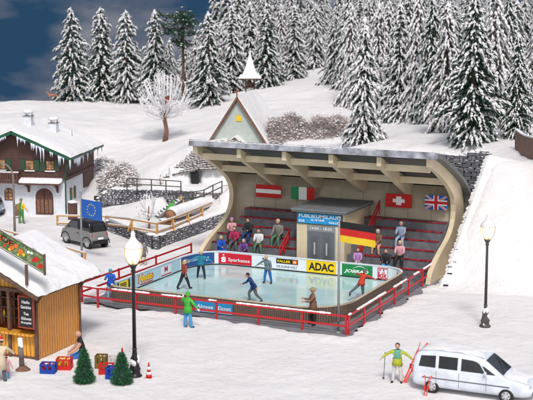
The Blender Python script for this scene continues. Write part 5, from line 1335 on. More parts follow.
# ------------------------------------------------------------------ Christmas stall
def stall():
    t = thing('christmas_stall', 'orange-brown wooden Christmas market stall with thick snow roof at left foreground', 'stall', (-12,-10.6,0)); O = Vector((-12,-10.6,0))
    def q(m_): m_.v = [(x-O.x, y-O.y, z) for x, y, z in m_.v]; return m_
    u0, u1, v0, v1 = -18.4, -12.0, -10.6, -6.9; HE = 3.5; um = (u0+u1)/2; HR = 4.95
    m_ = MB(); m_.bx(u1-.08,u1,v0+.02,v1,.05,HE,'stallwood'); q(m_).build('side_wall', t)
    m_ = MB(); m_.bx(u0,u0+.08,v0+.02,v1,.05,HE,'stallwood'); q(m_).build('side_wall', t)
    m_ = MB(); m_.bx(u0+.09,u1-.09,v1-.08,v1,.05,HE,'stallred'); q(m_).build('rear_wall', t)
    m_ = MB(); m_.prism([(u0+.1,HE+.02),(u1-.1,HE+.02),(um,HR-.1)], 'y', v0+.06, v0+.14, 'stallwood_x'); q(m_).build('gable', t)
    m_ = MB(); m_.bx(u0+.1,u1-.12,v0+.03,v0+.10,.08,1.25,'stallwood_x'); q(m_).build('front_panel', t)
    m_ = MB()
    for x in (u0+.04,u1-.04,u1-1.62): m_ = MB(); m_.box((x,v0-.03,(HE)/2), (.15,.15,HE), 'stallbrown'); q(m_).build('post', t)
    m_ = MB(); m_.box((u1+.02,v1+.02,HE/2), (.12,.12,HE), 'stallbrown'); q(m_).build('post', t)
    m_ = MB(); m_.bx(u0-.35,u1+.45,v0-.12,v0+.04,HE-.16,HE+.02,'stallbrown'); m_.bx(u1-.02,u1+.12,v0,v1+.6,HE-.16,HE,'stallbrown')
    m_.bx(u0-.05,u1+.05,v0-.02,v0+.02,.02,.14,'stallbrown'); q(m_).build('beam', t)
    m_ = MB(); m_.bx(u0+.1,u1-.1,v0-.38,v0+.25,1.26,1.36,'stallwood_x'); q(m_).build('counter', t)
    m_ = MB(); m_.bx(u1-1.1,u1-.12,v0+.4,v0+.48,1.37,HE-.2,'stallred'); q(m_).build('partition', t)
    # shelves with goods
    m_ = MB(); 
    for z in (1.7,2.2,2.7): m_.bx(u0+.3,u1-1.15,v0+.9,v0+1.25,z,z+.05,'stallbrown')
    for x in (u1-1.2,u1-2.0,u1-2.8,u1-3.6): m_.bx(x-.03,x+.03,v0+.9,v0+1.25,1.37,3.1,'stallbrown')
    sh_ = q(m_).build('shelf', t)
    # braces
    m_ = MB(); m_.beam((u1+.02,v1+.02,HE-.75),(u1+.02,v1+.75,HE-.1),.08,.1,'stallbrown'); m_.beam((u1+.02,v0-.02,HE-.6),(u1+.4,v0-.05,HE-.1),.08,.1,'stallbrown'); m_.beam((u1+.02,v1+.02,HE-.5),(u1+.42,v1+.02,HE-.1),.08,.08,'stallbrown'); q(m_).build('brace', t)
    # roof: boards + snow
    ov = .75; sl = (HR-HE)/(um-u0); vf, vb = v0-.75, v1+1.15
    for s_ in (-1,1):
        xe = (u1+ov*.8) if s_ > 0 else (u0-ov*.8); ze = HE - sl*ov*.8 + .12
        m_ = MB(); m_.add([(um,vf,HR+.12),(xe,vf,ze),(xe,vb,ze),(um,vb,HR+.12),(um,vf,HR+.22),(xe,vf,ze+.10),(xe,vb,ze+.10),(um,vb,HR+.22)],
            [(0,1,2,3),(4,7,6,5),(0,4,5,1),(1,5,6,2),(2,6,7,3),(3,7,4,0)], 'stallbrown'); r_ = q(m_).build('roof', t)
        m_ = MB(); na, nb_ = 26, 40; vs = []
        for i in range(na+1):
            for j in range(nb_+1):
                a, b_ = i/na, j/nb_; e = min(a*na*.6 if False else 9, (1-a)*na*.45, b_*nb_*.5, (1-b_)*nb_*.5); e = min(1, e)
                x = um + (xe+s_*.10-um)*a; y = vf-.06 + (vb-vf+.12)*b_ + .06*noise.noise(Vector((x*2, b_*9, 0)))*(1 if b_ in (0,1) else 0)
                if a == 1: x += .07*noise.noise(Vector((y*2.2, 3, 1)))
                z = HR+.22 + (ze+.10-(HR+.22))*a + (.10+.26*math.sqrt(max(0,e))) + .06*noise.fractal(Vector((x*.8,y*.8,2)),1,2,3)
                if a == 1 or b_ in (0,1): z -= .10+.05*noise.noise(Vector((x*3,y*3,6)))
                vs.append((x, y, z))
        m_.add(vs, [(i*(nb_+1)+j, (i+1)*(nb_+1)+j, (i+1)*(nb_+1)+j+1, i*(nb_+1)+j+1) for i in range(na) for j in range(nb_)], 'roofsnow', True); q(m_).build('roof_snow', r_, fix=False)
    for s_ in (1,):
        m_ = MB(); m_.beam((um,vf-.04,HR+.10),(u1+ov*.85,vf-.04,HE-sl*ov*.85+.12),.05,.22,'stallbrown'); q(m_).build('bargeboard', t)
    return vf
vf = stall()
# bottles on the shelf
rnd = random.Random(3)
for k in range(6):
    for z in (1.42,1.75,2.25):
        if rnd.random() < .35: continue
        x = -13.45 - .32*k; c = rnd.choice(('c_yellow','c_crimson','c_green','c_brown')); m_ = MB(); m_.lathe([(.06,0),(.06,.2),(.022,.27),(.022,.34)], (0,0,0), c, 8)
        tag(m_.build('bottle', loc=(x,-9.55,z+.0)), 'small coloured bottle standing on the shelf inside the stall', 'bottle', 'bottles on the stall shelf')
# painted fruit sign along the stall gable
def fruitsign():
    a0 = gd(46,258,56.5+1.0); # right top
    O = Vector((-10.85,-11.5,4.62)); t = thing('painted_sign', 'long painted wooden sign with red and orange fruit and leaves above the stall gable', 'sign', O)
    L_, h, sl = 4.2, .92, .42
    def S(x, z, y=0): return (-x, y, z + x*sl)   # x runs leftwards from right end
    m_ = MB(); n = 40; top = []; bot = []
    for i in range(n+1):
        x = L_*i/n; top.append(S(x, h + .06*noise.noise(Vector((x*2.5,1,1))))); bot.append(S(x, 0 + .04*noise.noise(Vector((x*2.5,5,1)))))
    vs = [(p[0],0,p[2]) for p in bot]+[(p[0],0,p[2]) for p in top]+[(p[0],.06,p[2]) for p in bot]+[(p[0],.06,p[2]) for p in top]; k = n+1
    fs = []
    for i in range(n): fs += [(i,i+1,k+i+1,k+i),(2*k+i,3*k+i,3*k+i+1,2*k+i+1),(k+i,k+i+1,3*k+i+1,3*k+i),(i,2*k+i,2*k+i+1,i+1)]
    fs += [(0,k,3*k,2*k)]
    m_.add(vs, fs, 'fruitbg'); pn = m_.build('panel', t)
    m_ = MB(); m_.beam((.0,-.0,-.05),(.0,.0,h+.05),.09,.09,'stallbrown'); 
    for z in (.03,h-.02): m_.beam(S(.04,z),S(L_,z),.08,.05,'stone2')
    m_.build('frame', t)
    m_ = MB(); m_.box((-1.1,.06,-.15), (.12,.10,1.0), 'stallbrown'); m_.box((-3.3,.06,.75), (.12,.10,1.0), 'stallbrown'); m_.build('bracket', t)
    rnd = random.Random(6); 
    for (x, z, r_, c) in [(.22,.30,.13,'c_cred'),(.45,.50,.14,'c_cred'),(.62,.36,.10,'c_cred'),(.9,.62,.09,'purewhite'),(.72,.66,.08,'purewhite'),(1.35,.42,.15,'orange'),(1.6,.56,.12,'orange'),(1.18,.35,.09,'c_yellow'),(1.85,.36,.13,'orange'),(2.0,.2,.08,'c_yellow'),(2.3,.22,.09,'c_redor'),(2.15,.62,.07,'purewhite'),(.38,.14,.08,'c_redor'),(1.5,.2,.07,'c_yellow'),(2.9,.2,.09,'c_redor')]:
        m_ = MB(); p_ = S(x,z); n = 12; m_.add([(p_[0]+math.cos(6.2832*k/n)*r_, -.012-.001*r_*20, p_[2]+math.sin(6.2832*k/n)*r_*.9) for k in range(n)], [tuple(range(n))], c); m_.build('painted_fruit', pn, fix=False)
    m_ = MB()
    for k in range(60):
        x = rnd.uniform(.1,3.4); z = rnd.uniform(.08,.8); a = rnd.uniform(0,6.28); p_ = S(x,z); d = Vector((math.cos(a),0,math.sin(a)))*.10; e = Vector((-math.sin(a),0,math.cos(a)))*.035; c = Vector((p_[0],-.008-.0003*k/6,p_[2]))
        m_.add([c-d,c+e,c+d,c-e], [(0,1,2,3)], rnd.choice(('c_green','xmas','c_ygreen')))
    m_.build('painted_leaves', pn, fix=False)
    pts, fs, w_ = text_pts('OBSTHOF', 2.4, .32, 0, .03); 
    for dx, dz, y, c in ((.03,-.03,-.050,'orange'),(0,0,-.056,'black')):
        m_ = MB(); vs = []
        for x, z in pts:
            xx = 4.15 - x - dx; p_ = S(xx, .42+z+dz); vs.append((p_[0], y, p_[2]))
        m_.add(vs, fs, c); m_.build('lettering', pn, fix=False)
fruitsign()
# chalk board on the stall corner
def chalk():
    t = thing('menu_board', 'black menu board with white writing and red-brown frame on the stall corner', 'sign', (-12.32,-11.05,1.75)); 
    w, h = .82, 1.5
    m_ = MB(); m_.bx(-w/2,w/2,0,.05,0,h,'black'); pn = m_.build('panel', t)
    m_ = MB()
    for a in ((-w/2-.05,-w/2+.02,0,h),(w/2-.02,w/2+.05,0,h),(-w/2-.05,w/2+.05,-.06,.01),(-w/2-.05,w/2+.05,h-.01,h+.06)): m_.bx(a[0],a[1],-.025,.06,a[2],a[3],'c_brick')
    m_.build('frame', t)
    for i, (tx, z, ww) in enumerate((('Heiße',1.18,.46),('Getränke',.93,.60),('Tee',.60,.3),('Glühwein',.36,.6),('Bratapfel',.14,.6))):
        pts, fs, _ = text_pts(tx, ww, .15, .1, .015); m_ = MB(); m_.add([(-ww/2+x, -.012, z+zz) for x, zz in pts], fs, 'purewhite'); m_.build('lettering', pn, fix=False)
chalk()
# wooden post stand
g_ = gp(23,371); t = thing('wooden_post', 'weathered grey-brown log post on a round foot beside the stall front', 'post', g_)
m_ = MB(); m_.tube([(-.05,0,0),(-.07,0,.8),(-.12,0,1.55)], [.13,.12,.12], 'stone2', 10); m_.build('shaft', t); m_ = MB(); m_.lathe([(.34,0),(.36,.08),(.26,.16),(.14,.26)], (0,0,0), 'treebrown', 14); m_.build('foot', t); m_ = MB(); m_.ell((-.12,0,1.58),(.13,.13,.06),'snowcap'); m_.build('snow_cap', t)
# crates
def crate(label, px, py, col, fill, w=.62, d=.5, h=.42, rz=0.1, loc=None, lie=False):
    g_ = gp(px, py) if loc is None else loc; t = thing('crate', label, 'crate', g_, rz); th = .035
    m_ = MB(); m_.bx(-w/2,w/2,-d/2,d/2,0,.03,col)
    for s_ in (-1,1):
        y = s_*(d/2-th/2)
        m_.box((0,y,h*.24), (w,th,h*.42), col); m_.box((0,y,h*.93), (w,th,h*.14), col); m_.box((0,y,h*.60), (w*.16,th,h*.52), col)
        for e in (-1,1): m_.box((e*(w/2-.06),y,h*.5), (.12,th*.98,h*.98), col)
        x = s_*(w/2-th/2); yl = d-2*th-.002
        m_.box((x,0,h*.27), (th,yl,h*.5), col); m_.box((x,0,h*.93), (th,yl,h*.13), col)
        for e in (-1,1): m_.box((x,e*(yl/2-.05),h*.6), (th*.97,.10,h*.6), col)
    m_.build('crate_body', t, bevel=.006)
    if fill:
        for i in range(3):
            for j in range(2):
                m_ = MB(); m_.lathe([(.06,.03),(.065,h*.55),(.03,h*.85),(.034,h*.99)], (-w/2+.14+i*(w-.28)/2, -d/2+.15+j*(d-.3), 0), fill, 8); m_.build('bottle', t)
crate('blue crate with dark red bottles in front of the stall wall', 48.5, 373, 'c_cblue', 'c_crimson', .72,.55,.50, .35)
crate('red crate filled with yellow bottles in front of the stall wall', 64.5, 369, 'c_cred', 'c_yellow', .72,.55,.56, .35)
crate('olive crate standing behind the red and blue ones near the lamp', 101.5, 368, 'c_khaki', None, .55,.5,.66, .3)
crate('red crate between the two small fir trees, left of the blue crate', 106.5, 374, 'c_cred', None, .72,.5,.5, .5)
crate('blue crate half hidden behind the right small fir tree', 113, 379, 'c_cblue', 'c_cblue', .6,.5,.6, .2)
crate('pale beige crate behind the red one, near the street lamp', 114, 366, 'c_palep', None, .5,.4,.5, .3)
# small fir trees
def smallfir(label, px, py, hgt_, rad_, seed):
    g_ = gp(px, py); t = thing('small_fir_tree', label, 'tree', g_); rnd = random.Random(seed)
    m_ = MB(); m_.tube([(0,0,0),(0,0,hgt_*.9)], [.06,.01], 'trunk', 6); m_.build('trunk', t)
    m_ = MB()
    for i in range(2400):
        tt = rnd.random()**1.4; z = hgt_*(.05+.95*tt); lay = .72+.28*abs(math.sin(tt*13)); r_ = rad_*(1-tt)**.75*lay*rnd.uniform(.55,1.0)+.03; a = rnd.uniform(0,6.28)
        p_ = Vector((math.cos(a)*r_, math.sin(a)*r_, z)); d = Vector((math.cos(a),math.sin(a),rnd.uniform(-.6,.5))).normalized()*rnd.uniform(.08,.17); s_ = Vector((rnd.gauss(0,1),rnd.gauss(0,1),rnd.gauss(0,1))).normalized()*.028
        m_.add([p_-s_,p_+s_,p_+d], [(0,1,2)], 'xmas')
    c = m_.build('crown', t, fix=False)
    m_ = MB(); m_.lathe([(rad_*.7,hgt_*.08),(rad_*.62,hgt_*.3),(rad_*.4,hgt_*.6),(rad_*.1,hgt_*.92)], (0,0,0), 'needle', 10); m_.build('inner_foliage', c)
smallfir('small green fir tree without snow, left one in the foreground beside the red crate', 84.5, 383, 1.62, .50, 1)
smallfir('small green fir tree without snow, right one beside the black lamp post', 122, 384, 1.50, .52, 2)
def cone(label, px, py, h=.72, z=0):
    g_ = gp(px, py); t = thing('traffic_cone', label, 'traffic cone', g_); k = h
    m_ = MB(); m_.box((0,0,.03*k), (.55*k,.55*k,.06*k), 'c_cred'); m_.build('base', t, bevel=.01)
    m_ = MB(); m_.lathe([(.20*k,.06*k),(.16*k,.25*k)], (0,0,0), 'c_cred', 14); m_.lathe([(.16*k,.252*k),(.125*k,.42*k)], (0,0,0), 'purewhite', 14); m_.lathe([(.125*k,.422*k),(.10*k,.56*k)], (0,0,0), 'c_cred', 14); m_.lathe([(.10*k,.562*k),(.07*k,.75*k)], (0,0,0), 'purewhite', 14); m_.lathe([(.07*k,.752*k),(.035*k,1.0*k),(.03*k,1.02*k)], (0,0,0), 'c_cred', 14); m_.build('cone_body', t)
cone('red and white traffic cone right of the black lamp post', 149, 378, .75)
cone('red and white traffic cone peeping out behind the right small fir tree', 122.5, 367, .95)

# ------------------------------------------------------------------ chalet
def chalet():
    g0 = gp(18.5,215); rz = R(24.9-9.1); t = thing('chalet', 'alpine chalet with white ground floor, dark timber upper floor and snowy roof', 'house', (g0.x,g0.y,0), rz)
    hw, dp, zp, ze, zr = 3.98, 7.6, 3.05, 5.2, 6.75
    m_ = MB(); m_.bx(-hw,hw,0,dp,-.3,zp,'plaster'); m_.build('ground_floor_wall', t, bevel=.05)
    m_ = MB(); m_.prism([(-hw-.12,zp+.01),(hw+.12,zp+.01),(hw+.12,4.95),(0,zr-.12),(-hw-.12,4.95)], 'y', -.12, dp+.1, 'timber'); up = m_.build('upper_floor_wall', t)
    m_ = MB(); m_.bx(-hw-.2,hw+.2,-.2,-.13,zp-.12,zp+.14,'timberp'); m_.bx(hw+.13,hw+.2,-.2,dp,zp-.12,zp+.14,'timberp'); m_.build('floor_beam', t)
    # lower timber panel on the side, rear part reaches down
    m_ = MB(); m_.bx(hw+.01,hw+.10,4.8,dp,1.6,zp-.13,'timber'); m_.build('side_cladding', t)
    sl = (zr-5.0)/4.1; ovs, f0, b0 = 4.75, -1.05, dp+.7
    for s_ in (-1,1):
        xe = s_*ovs; zeave = zr - sl*ovs
        m_ = MB(); m_.add([(0,f0,zr),(xe,f0,zeave),(xe,b0,zeave),(0,b0,zr),(0,f0,zr+.14),(xe,f0,zeave+.14),(xe,b0,zeave+.14),(0,b0,zr+.14)], [(0,1,2,3),(4,7,6,5),(0,4,5,1),(1,5,6,2),(2,6,7,3),(3,7,4,0)], 'timberp'); rf_ = m_.build('roof', t)
        m_ = MB(); m_.beam((0,f0-.04,zr+.05),(xe,f0-.04,zeave+.05),.06,.26,'dgreen'); m_.beam((xe+s_*.03,f0,zeave+.04),(xe+s_*.03,b0,zeave+.04),.08,.14,'dgreen'); m_.build('bargeboard', rf_)
        m_ = MB(); na, nb_ = 22, 30; vs = []
        for i in range(na+1):
            for j in range(nb_+1):
                a, b_ = i/na, j/nb_; e = min(1, (1-a)*na*.35, b_*nb_*.4, (1-b_)*nb_*.4); x = xe*1.02*a; y = f0-.05+(b0-f0+.1)*b_
                vs.append((x, y, zr+.15-sl*abs(x) + .05+.24*math.sqrt(max(0,e)) + .05*noise.fractal(Vector((x*.7,y*.7,9)),1,2,3)))
        m_.add(vs, [(i*(nb_+1)+j, (i+1)*(nb_+1)+j, (i+1)*(nb_+1)+j+1, i*(nb_+1)+j+1) for i in range(na) for j in range(nb_)], 'snowcap', True); m_.build('roof_snow', rf_, fix=False)
        # icicles under rake and eave
        rnd = random.Random(5+s_); m_ = MB(); x = .5
        while x < ovs-.1:
            L_ = rnd.choice((.2,.3,.45,.65,.95))*(1.25 if rnd.random() < .3 else .9); m_.tube([(s_*x,f0-.06,zr-sl*x-.04),(s_*x+.01,f0-.06,zr-sl*x-.04-L_*.5),(s_*x,f0-.06,zr-sl*x-.04-L_)], [.075,.045,.006], 'icicle', 6); x += rnd.uniform(.07,.19)
            if rnd.random() < .14: x += .4
        y = f0
        while y < b0-.3:
            L_ = rnd.choice((.2,.3,.5,.8)); m_.tube([(xe,y,zeave),(xe,y,zeave-L_*.5),(xe,y,zeave-L_)], [.07,.045,.006], 'icicle', 6); y += rnd.uniform(.08,.22)
            if rnd.random() < .2: y += .8
        m_.build('icicles', rf_, fix=False)
    # windows upstairs
    for x in (-3.0,-1.25,1.12,2.82):
        m_ = MB(); m_.bx(x-.36,x+.36,-.17,-.121,3.72,4.52,'timberp'); fr = m_.build('window', t)
        m_ = MB(); m_.bx(x-.29,x+.29,-.19,-.171,3.79,4.45,'winglow'); m_.build('pane', fr)
        m_ = MB()
        for q in (-.097,.097): m_.bx(x+q-.018,x+q+.018,-.205,-.191,3.79,4.45,'stallbrown')
        for z in (4.0,4.23): m_.bx(x-.29,x+.29,-.214,-.206,z-.018,z+.018,'stallbrown')
        m_.build('glazing_bars', fr)
        for s_ in (-1,1):
            m_ = MB(); m_.bx(x+s_*.60-.21,x+s_*.60+.21,-.20,-.125,3.68,4.56,'dgreen'); 
            for k in range(6): m_.bx(x+s_*.60-.16,x+s_*.60+.16,-.212,-.201,3.78+.13*k,3.83+.13*k,'timberp')
            m_.build('shutter', fr)
        m_ = MB(); m_.bx(x-.42,x+.42,-.26,-.13,3.62,3.70,'snowcap'); m_.build('sill_snow', fr)
    # arched windows downstairs
    for x in (-.75,-2.6):
        def archp(w, h, z0): return [(-w,z0),(w,z0)] + [(w*math.cos(math.pi*k/10), z0+h-w+w*math.sin(math.pi*k/10)) for k in range(11)]
        m_ = MB(); m_.prism([(x+a,b_) for a,b_ in archp(.36,1.0,1.2)], 'y', -.05, 0.0, 'timberp'); fr = m_.build('window', t)
        m_ = MB(); m_.prism([(x+a,b_) for a,b_ in archp(.28,.86,1.27)], 'y', -.07, -.051, 'winglow'); m_.build('pane', fr)
        m_ = MB(); m_.bx(x-.02,x+.02,-.085,-.071,1.27,2.1,'black'); m_.bx(x-.27,x+.27,-.095,-.086,1.5,1.54,'black'); m_.bx(x-.27,x+.27,-.095,-.086,1.78,1.82,'black'); m_.build('glazing_bars', fr)
    # door
    x = 2.25; w = .74; h = 2.25
    def arch(w, h): return [(-w,0),(w,0)] + [(w*math.cos(math.pi*k/14), h-w+w*math.sin(math.pi*k/14)) for k in range(15)]
    m_ = MB(); m_.prism([(x+a,b_) for a,b_ in arch(w+.14,h+.12)], 'y', -.06, 0, 'plaster'); fr = m_.build('door_surround', t)
    m_ = MB(); m_.prism([(x+a,b_) for a,b_ in arch(w,h)], 'y', -.10, -.061, 'timberp'); d = m_.build('door', t)
    m_ = MB()
    for q in (-.5,-.17,.17,.5): m_.bx(x+q-.12,x+q+.12,-.125,-.101,.25,1.35,'treebrown')
    m_.bx(x-.015,x+.015,-.13,-.101,.02,2.1,'black'); m_.build('door_panel', d)
    m_ = MB(); m_.ell((x+.1,-.15,1.05),(.035,.035,.035),'gold'); m_.build('handle', d)
    m_ = MB(); m_.bx(x-1.0,x+1.0,-.7,0,-.02,.10,'snowcap'); m_.build('doorstep', t, bevel=.03)
    # canopy over the door
    m_ = MB(); m_.add([(.45,-.02,2.95),(3.7,-.02,2.95),(3.85,-.95,2.62),(.35,-.95,2.62),(.45,-.02,3.03),(3.7,-.02,3.03),(3.85,-.95,2.70),(.35,-.95,2.70)], [(0,1,2,3),(4,7,6,5),(0,4,5,1),(1,5,6,2),(2,6,7,3),(3,7,4,0)], 'timberp'); cn = m_.build('canopy', t)
    m_ = MB(); 
    for k in range(24): m_.ell((.5+3.2*k/23,-.5,2.92),(.2,.50,.13),'snowcap',9,6,rot=Euler((.34,0,0)).to_matrix(),jit=.05)
    m_.build('canopy_snow', cn, fix=False)
    for q in (.95,3.35):
        m_ = MB(); m_.prism([(-.02,2.85),(-.75,2.62),(-.70,2.5),(-.25,2.3),(-.05,1.9),(-.02,1.9)], 'x', q-.08, q+.08, 'timberp'); m_.build('bracket', cn)
    # balcony at the left
    m_ = MB(); m_.bx(-hw-.3,.35,-1.05,-.21,2.72,2.86,'timberp'); bl = m_.build('balcony', t)
    m_ = MB(); m_.bx(-hw-.3,.38,-1.08,-1.0,3.50,3.60,'timberp'); m_.bx(.30,.38,-.99,-.21,3.50,3.60,'timberp'); m_.bx(-hw-.3,.38,-1.06,-1.0,2.87,2.97,'timberp')
    x = -hw-.25
    while x < .35: m_.bx(x-.05,x+.05,-1.065,-1.02,2.97,3.5,'timberp'); x += .19
    for k in range(4): m_.bx(.315,.365,-.9+.2*k,-.8+.2*k,2.87,3.5,'timberp')
    m_.build('balustrade', bl)
    m_ = MB()
    for k in range(30): m_.ell((-hw-.25+4.6*k/29,-1.04,3.63),(.13,.08,.06),'snowcap',7,5,jit=.1)
    m_.build('rail_snow', bl, fix=False)
    # side windows and downspout
    m_ = MB(); m_.bx(hw+.001,hw+.03,1.6,2.2,1.2,2.0,'winglow'); w_ = m_.build('window', t)
    for y in (1.35,2.45): m_ = MB(); m_.bx(hw+.02,hw+.07,y-.18,y+.18,1.1,2.1,'dgreen'); m_.build('shutter', w_)
    m_ = MB(); m_.tube([(4.72,-1.0,4.78),(4.6,-.9,4.5),(4.1,-.25,3.75),(4.08,-.22,3.0),(4.08,-.22,.2)], .065, 'dgreen', 8); m_.build('downspout', t)
    # chimneys
    for (x, y, z0, z1) in ((.15,2.6,6.4,7.75),(1.75,4.2,5.7,7.05)):
        m_ = MB(); m_.bx(x-.33,x+.33,y-.33,y+.33,z0,z1,'plaster'); m_.bx(x-.38,x+.38,y-.38,y+.38,z1,z1+.07,'greymetal')
        for a in (-.25,.25):
            for b_ in (-.25,.25): m_.bx(x+a-.04,x+a+.04,y+b_-.04,y+b_+.04,z1+.07,z1+.3,'plaster')
        ch = m_.build('chimney', t)
        m_ = MB(); m_.ell((x,y,z1+.38),(.46,.46,.19),'snowcap',12,8,jit=.04); m_.build('snow_cap', ch, fix=False)
    m_ = MB(); m_.tube([(3.0,5.2,5.5),(3.0,5.2,6.4)], .03, 'greymetal', 6); m_.build('antenna', t)
chalet()
# wood shed / gate pillar beside chalet
g_ = gp(72,222); t = thing('wooden_shelter', 'narrow brown wooden hutch with snow on top at the chalet corner', 'hutch', g_, R(16))
m_ = MB(); m_.box((0,.25,.75),(.62,.5,1.5),'timber'); m_.build('box_body', t); m_ = MB(); m_.ell((0,.25,1.55),(.42,.36,.14),'snowcap',jit=.05); m_.build('snow_cap', t, fix=False)
m_ = MB(); m_.box((0,-.015,.7),(.44,.03,1.2),'timberp'); m_.build('door', t)

# ------------------------------------------------------------------ chapel + bell tower
def chapel():
    g0 = gd(238,147,112); zb = g0.z-.4; rz = R(24.9-13); t = thing('chapel', 'small pale green chapel with steep snowy roof and cross behind the stand', 'chapel', (g0.x,g0.y,zb), rz)
    hw, dp, hr_ = 2.35, 6.6, 4.65; he = 1.0
    m_ = MB(); m_.prism([(-hw,-.6),(hw,-.6),(hw,he),(0,hr_-.12),(-hw,he)], 'y', 0, dp, 'paleg'); m_.build('wall', t)
    sl = (hr_-he)/hw
    for s_ in (-1,1):
        xe = s_*(hw+.38); ze = hr_-sl*(hw+.38); 
        m_ = MB(); m_.add([(0,-.35,hr_),(xe,-.35,ze),(xe,dp+.3,ze),(0,dp+.3,hr_),(0,-.35,hr_+.12),(xe+s_*.05,-.35,ze+.10),(xe+s_*.05,dp+.3,ze+.10),(0,dp+.3,hr_+.12)], [(0,1,2,3),(4,7,6,5),(0,4,5,1),(1,5,6,2),(2,6,7,3),(3,7,4,0)], 'treebrown'); r_ = m_.build('roof', t)
        m_ = MB(); off = Vector((s_*.16,0,.12)); a = Vector((0,-.30,hr_+.14)); b_ = Vector((xe+s_*.04,-.30,ze+.13)); c = Vector((xe+s_*.04,dp+.3,ze+.13)); d = Vector((0,dp+.3,hr_+.14))
        m_.add([a,b_,c,d,a+Vector((0,0,.16)),b_+off,c+off,d+Vector((0,0,.16))], [(0,1,2,3),(4,7,6,5),(0,4,5,1),(1,5,6,2),(2,6,7,3),(3,7,4,0)], 'snowcap'); m_.build('roof_snow', r_, bevel=.05)
        m_ = MB(); m_.beam((0,-.37,hr_+.03),(xe,-.37,ze+.03),.05,.18,'treebrown'); m_.build('rake_board', r_)
    m_ = MB(); m_.box((0,-.36,hr_+.48),(.09,.09,.8),'treebrown'); m_.box((0,-.36,hr_+.58),(.46,.085,.09),'treebrown'); m_.build('cross', t)
    m_ = MB(); m_.box((.08,-.04,2.85),(.46,.06,.40),'gold'); m_.add([(-.12,-.045,3.05),(.28,-.045,3.05),(.08,-.045,3.22)],[(0,1,2)],'gold'); m_.build('gable_window', t)
    # porch
    m_ = MB(); m_.prism([(-.75,-.6),(.75,-.6),(.75,.55),(0,1.25),(-.75,.55)], 'y', -1.1, -.01, 'paleg'); p_ = m_.build('porch', t)
    for s_ in (-1,1): m_ = MB(); m_.beam((0,-1.2,1.32),(s_*1.05,-1.2,.42),.07,.12,'treebrown'); m_.beam((0,-.62,1.42),(s_*1.08,-.62,.50),1.2,.13,'snowcap'); m_.build('porch_roof', p_)
    m_ = MB(); m_.bx(-.4,.4,-1.14,-1.101,-.6,.55,'timberp'); m_.build('door', p_)
    # bell tower
    g1 = gd(250,112,121); zt = hz(g1.x,g1.y)
    t = thing('bell_tower', 'slim wooden bell tower with snowy pyramid roof standing behind the chapel', 'tower', (g1.x,g1.y,zt), R(24.9))
    top = gd(249,53,121).z - zt; er = gd(249,79,121).z - zt
    m_ = MB()
    for (x, y) in ((.38,-.3),(-.38,-.3),(.38,.3),(-.38,.3)): m_.box((x,y,er/2-.05),(.11,.11,er+.1),'timberp')
    m_.box((0,0,er-.75),(1.0,.8,.08),'timberp'); m_.build('frame', t)
    m_ = MB(); m_.lathe([(.30,er-.62),(.26,er-.5),(.17,er-.28),(.12,er-.15),(.05,er-.1)], (0,0,0), 'treebrown', 12); m_.build('bell', t)
    m_ = MB(); 
    def pyr(r0, z0, r1, z1, m):
        vs = [(a*r0,b_*r0,z0) for a,b_ in ((-1,-1),(1,-1),(1,1),(-1,1))]+[(a*r1,b_*r1,z1) for a,b_ in ((-1,-1),(1,-1),(1,1),(-1,1))]; m_.add(vs, [(3,2,1,0),(4,5,6,7),(0,1,5,4),(1,2,6,5),(2,3,7,6),(3,0,4,7)], m)
    pyr(1.05,er,1.05,er+.10,'timberp'); r_ = m_.build('roof', t)
    m_ = MB(); pyr(1.08,er+.10,.90,er+.38,'snowcap'); pyr(.72,er+.38,.52,er+.80,'snowcap'); pyr(.50,er+.80,.09,top-.15,'snowcap'); pyr(.08,top-.15,.03,top+.15,'snowcap'); m_.build('roof_snow', r_, bevel=.07)
chapel()

# ------------------------------------------------------------------ terrace items
def wood_fence(label, pxs, z, h, seed, abr=(), rails=(.72,)):
    P_ = [gp(x, y, zz) for (x, y, zz) in pxs]; o = P_[0].copy(); t = thing('wooden_fence', label, 'fence', o)
    for i, p in enumerate(P_):
        m_ = MB(); q = p-o; m_.beam(q-Vector((0,0,.1)), q+Vector((0,0,h)), .12, .12, 'woodorange')
        if i in abr:
            m_.beam(q+Vector((.28,-.28,-.05)), q+Vector((0,0,h*.85)), .09,.09,'woodorange'); m_.beam(q+Vector((-.25,-.2,-.05)), q+Vector((0,0,h*.85)), .09,.09,'woodorange')
        m_.build('post', t)
    for r_ in rails:
        m_ = MB(); sn = MB()
        for a, b_ in zip(P_, P_[1:]):
            m_.beam(a-o+Vector((0,0,r_)), b_-o+Vector((0,0,r_)), .09, .11, 'woodorange')
            sn.beam(a-o+Vector((0,0,r_+.08)), b_-o+Vector((0,0,r_+.08)), .10, .06, 'snowcap')
        m_.build('rail', t); sn.build('rail_snow', t)
    return t
wood_fence('orange-brown wooden fence with snowy rail along the stone terrace wall', [(57.5,226,0),(106,227,.35),(132,230.5,1.0),(157,235,1.0),(173,229.5,1.0),(188,223,1.0),(202,217,1.0),(216,211,1.0)], 1, .85, 1, abr=(2,4,5,6), rails=(.80,.22))
wood_fence('thin low wooden fence behind the stall roof, leading to the blue flag', [(-20,232,0),(1,237,0),(21.5,243,0),(42,249,0),(63,255,0),(85,262,0)], 0, .62, 2, abr=(0,2,4), rails=(.58,))
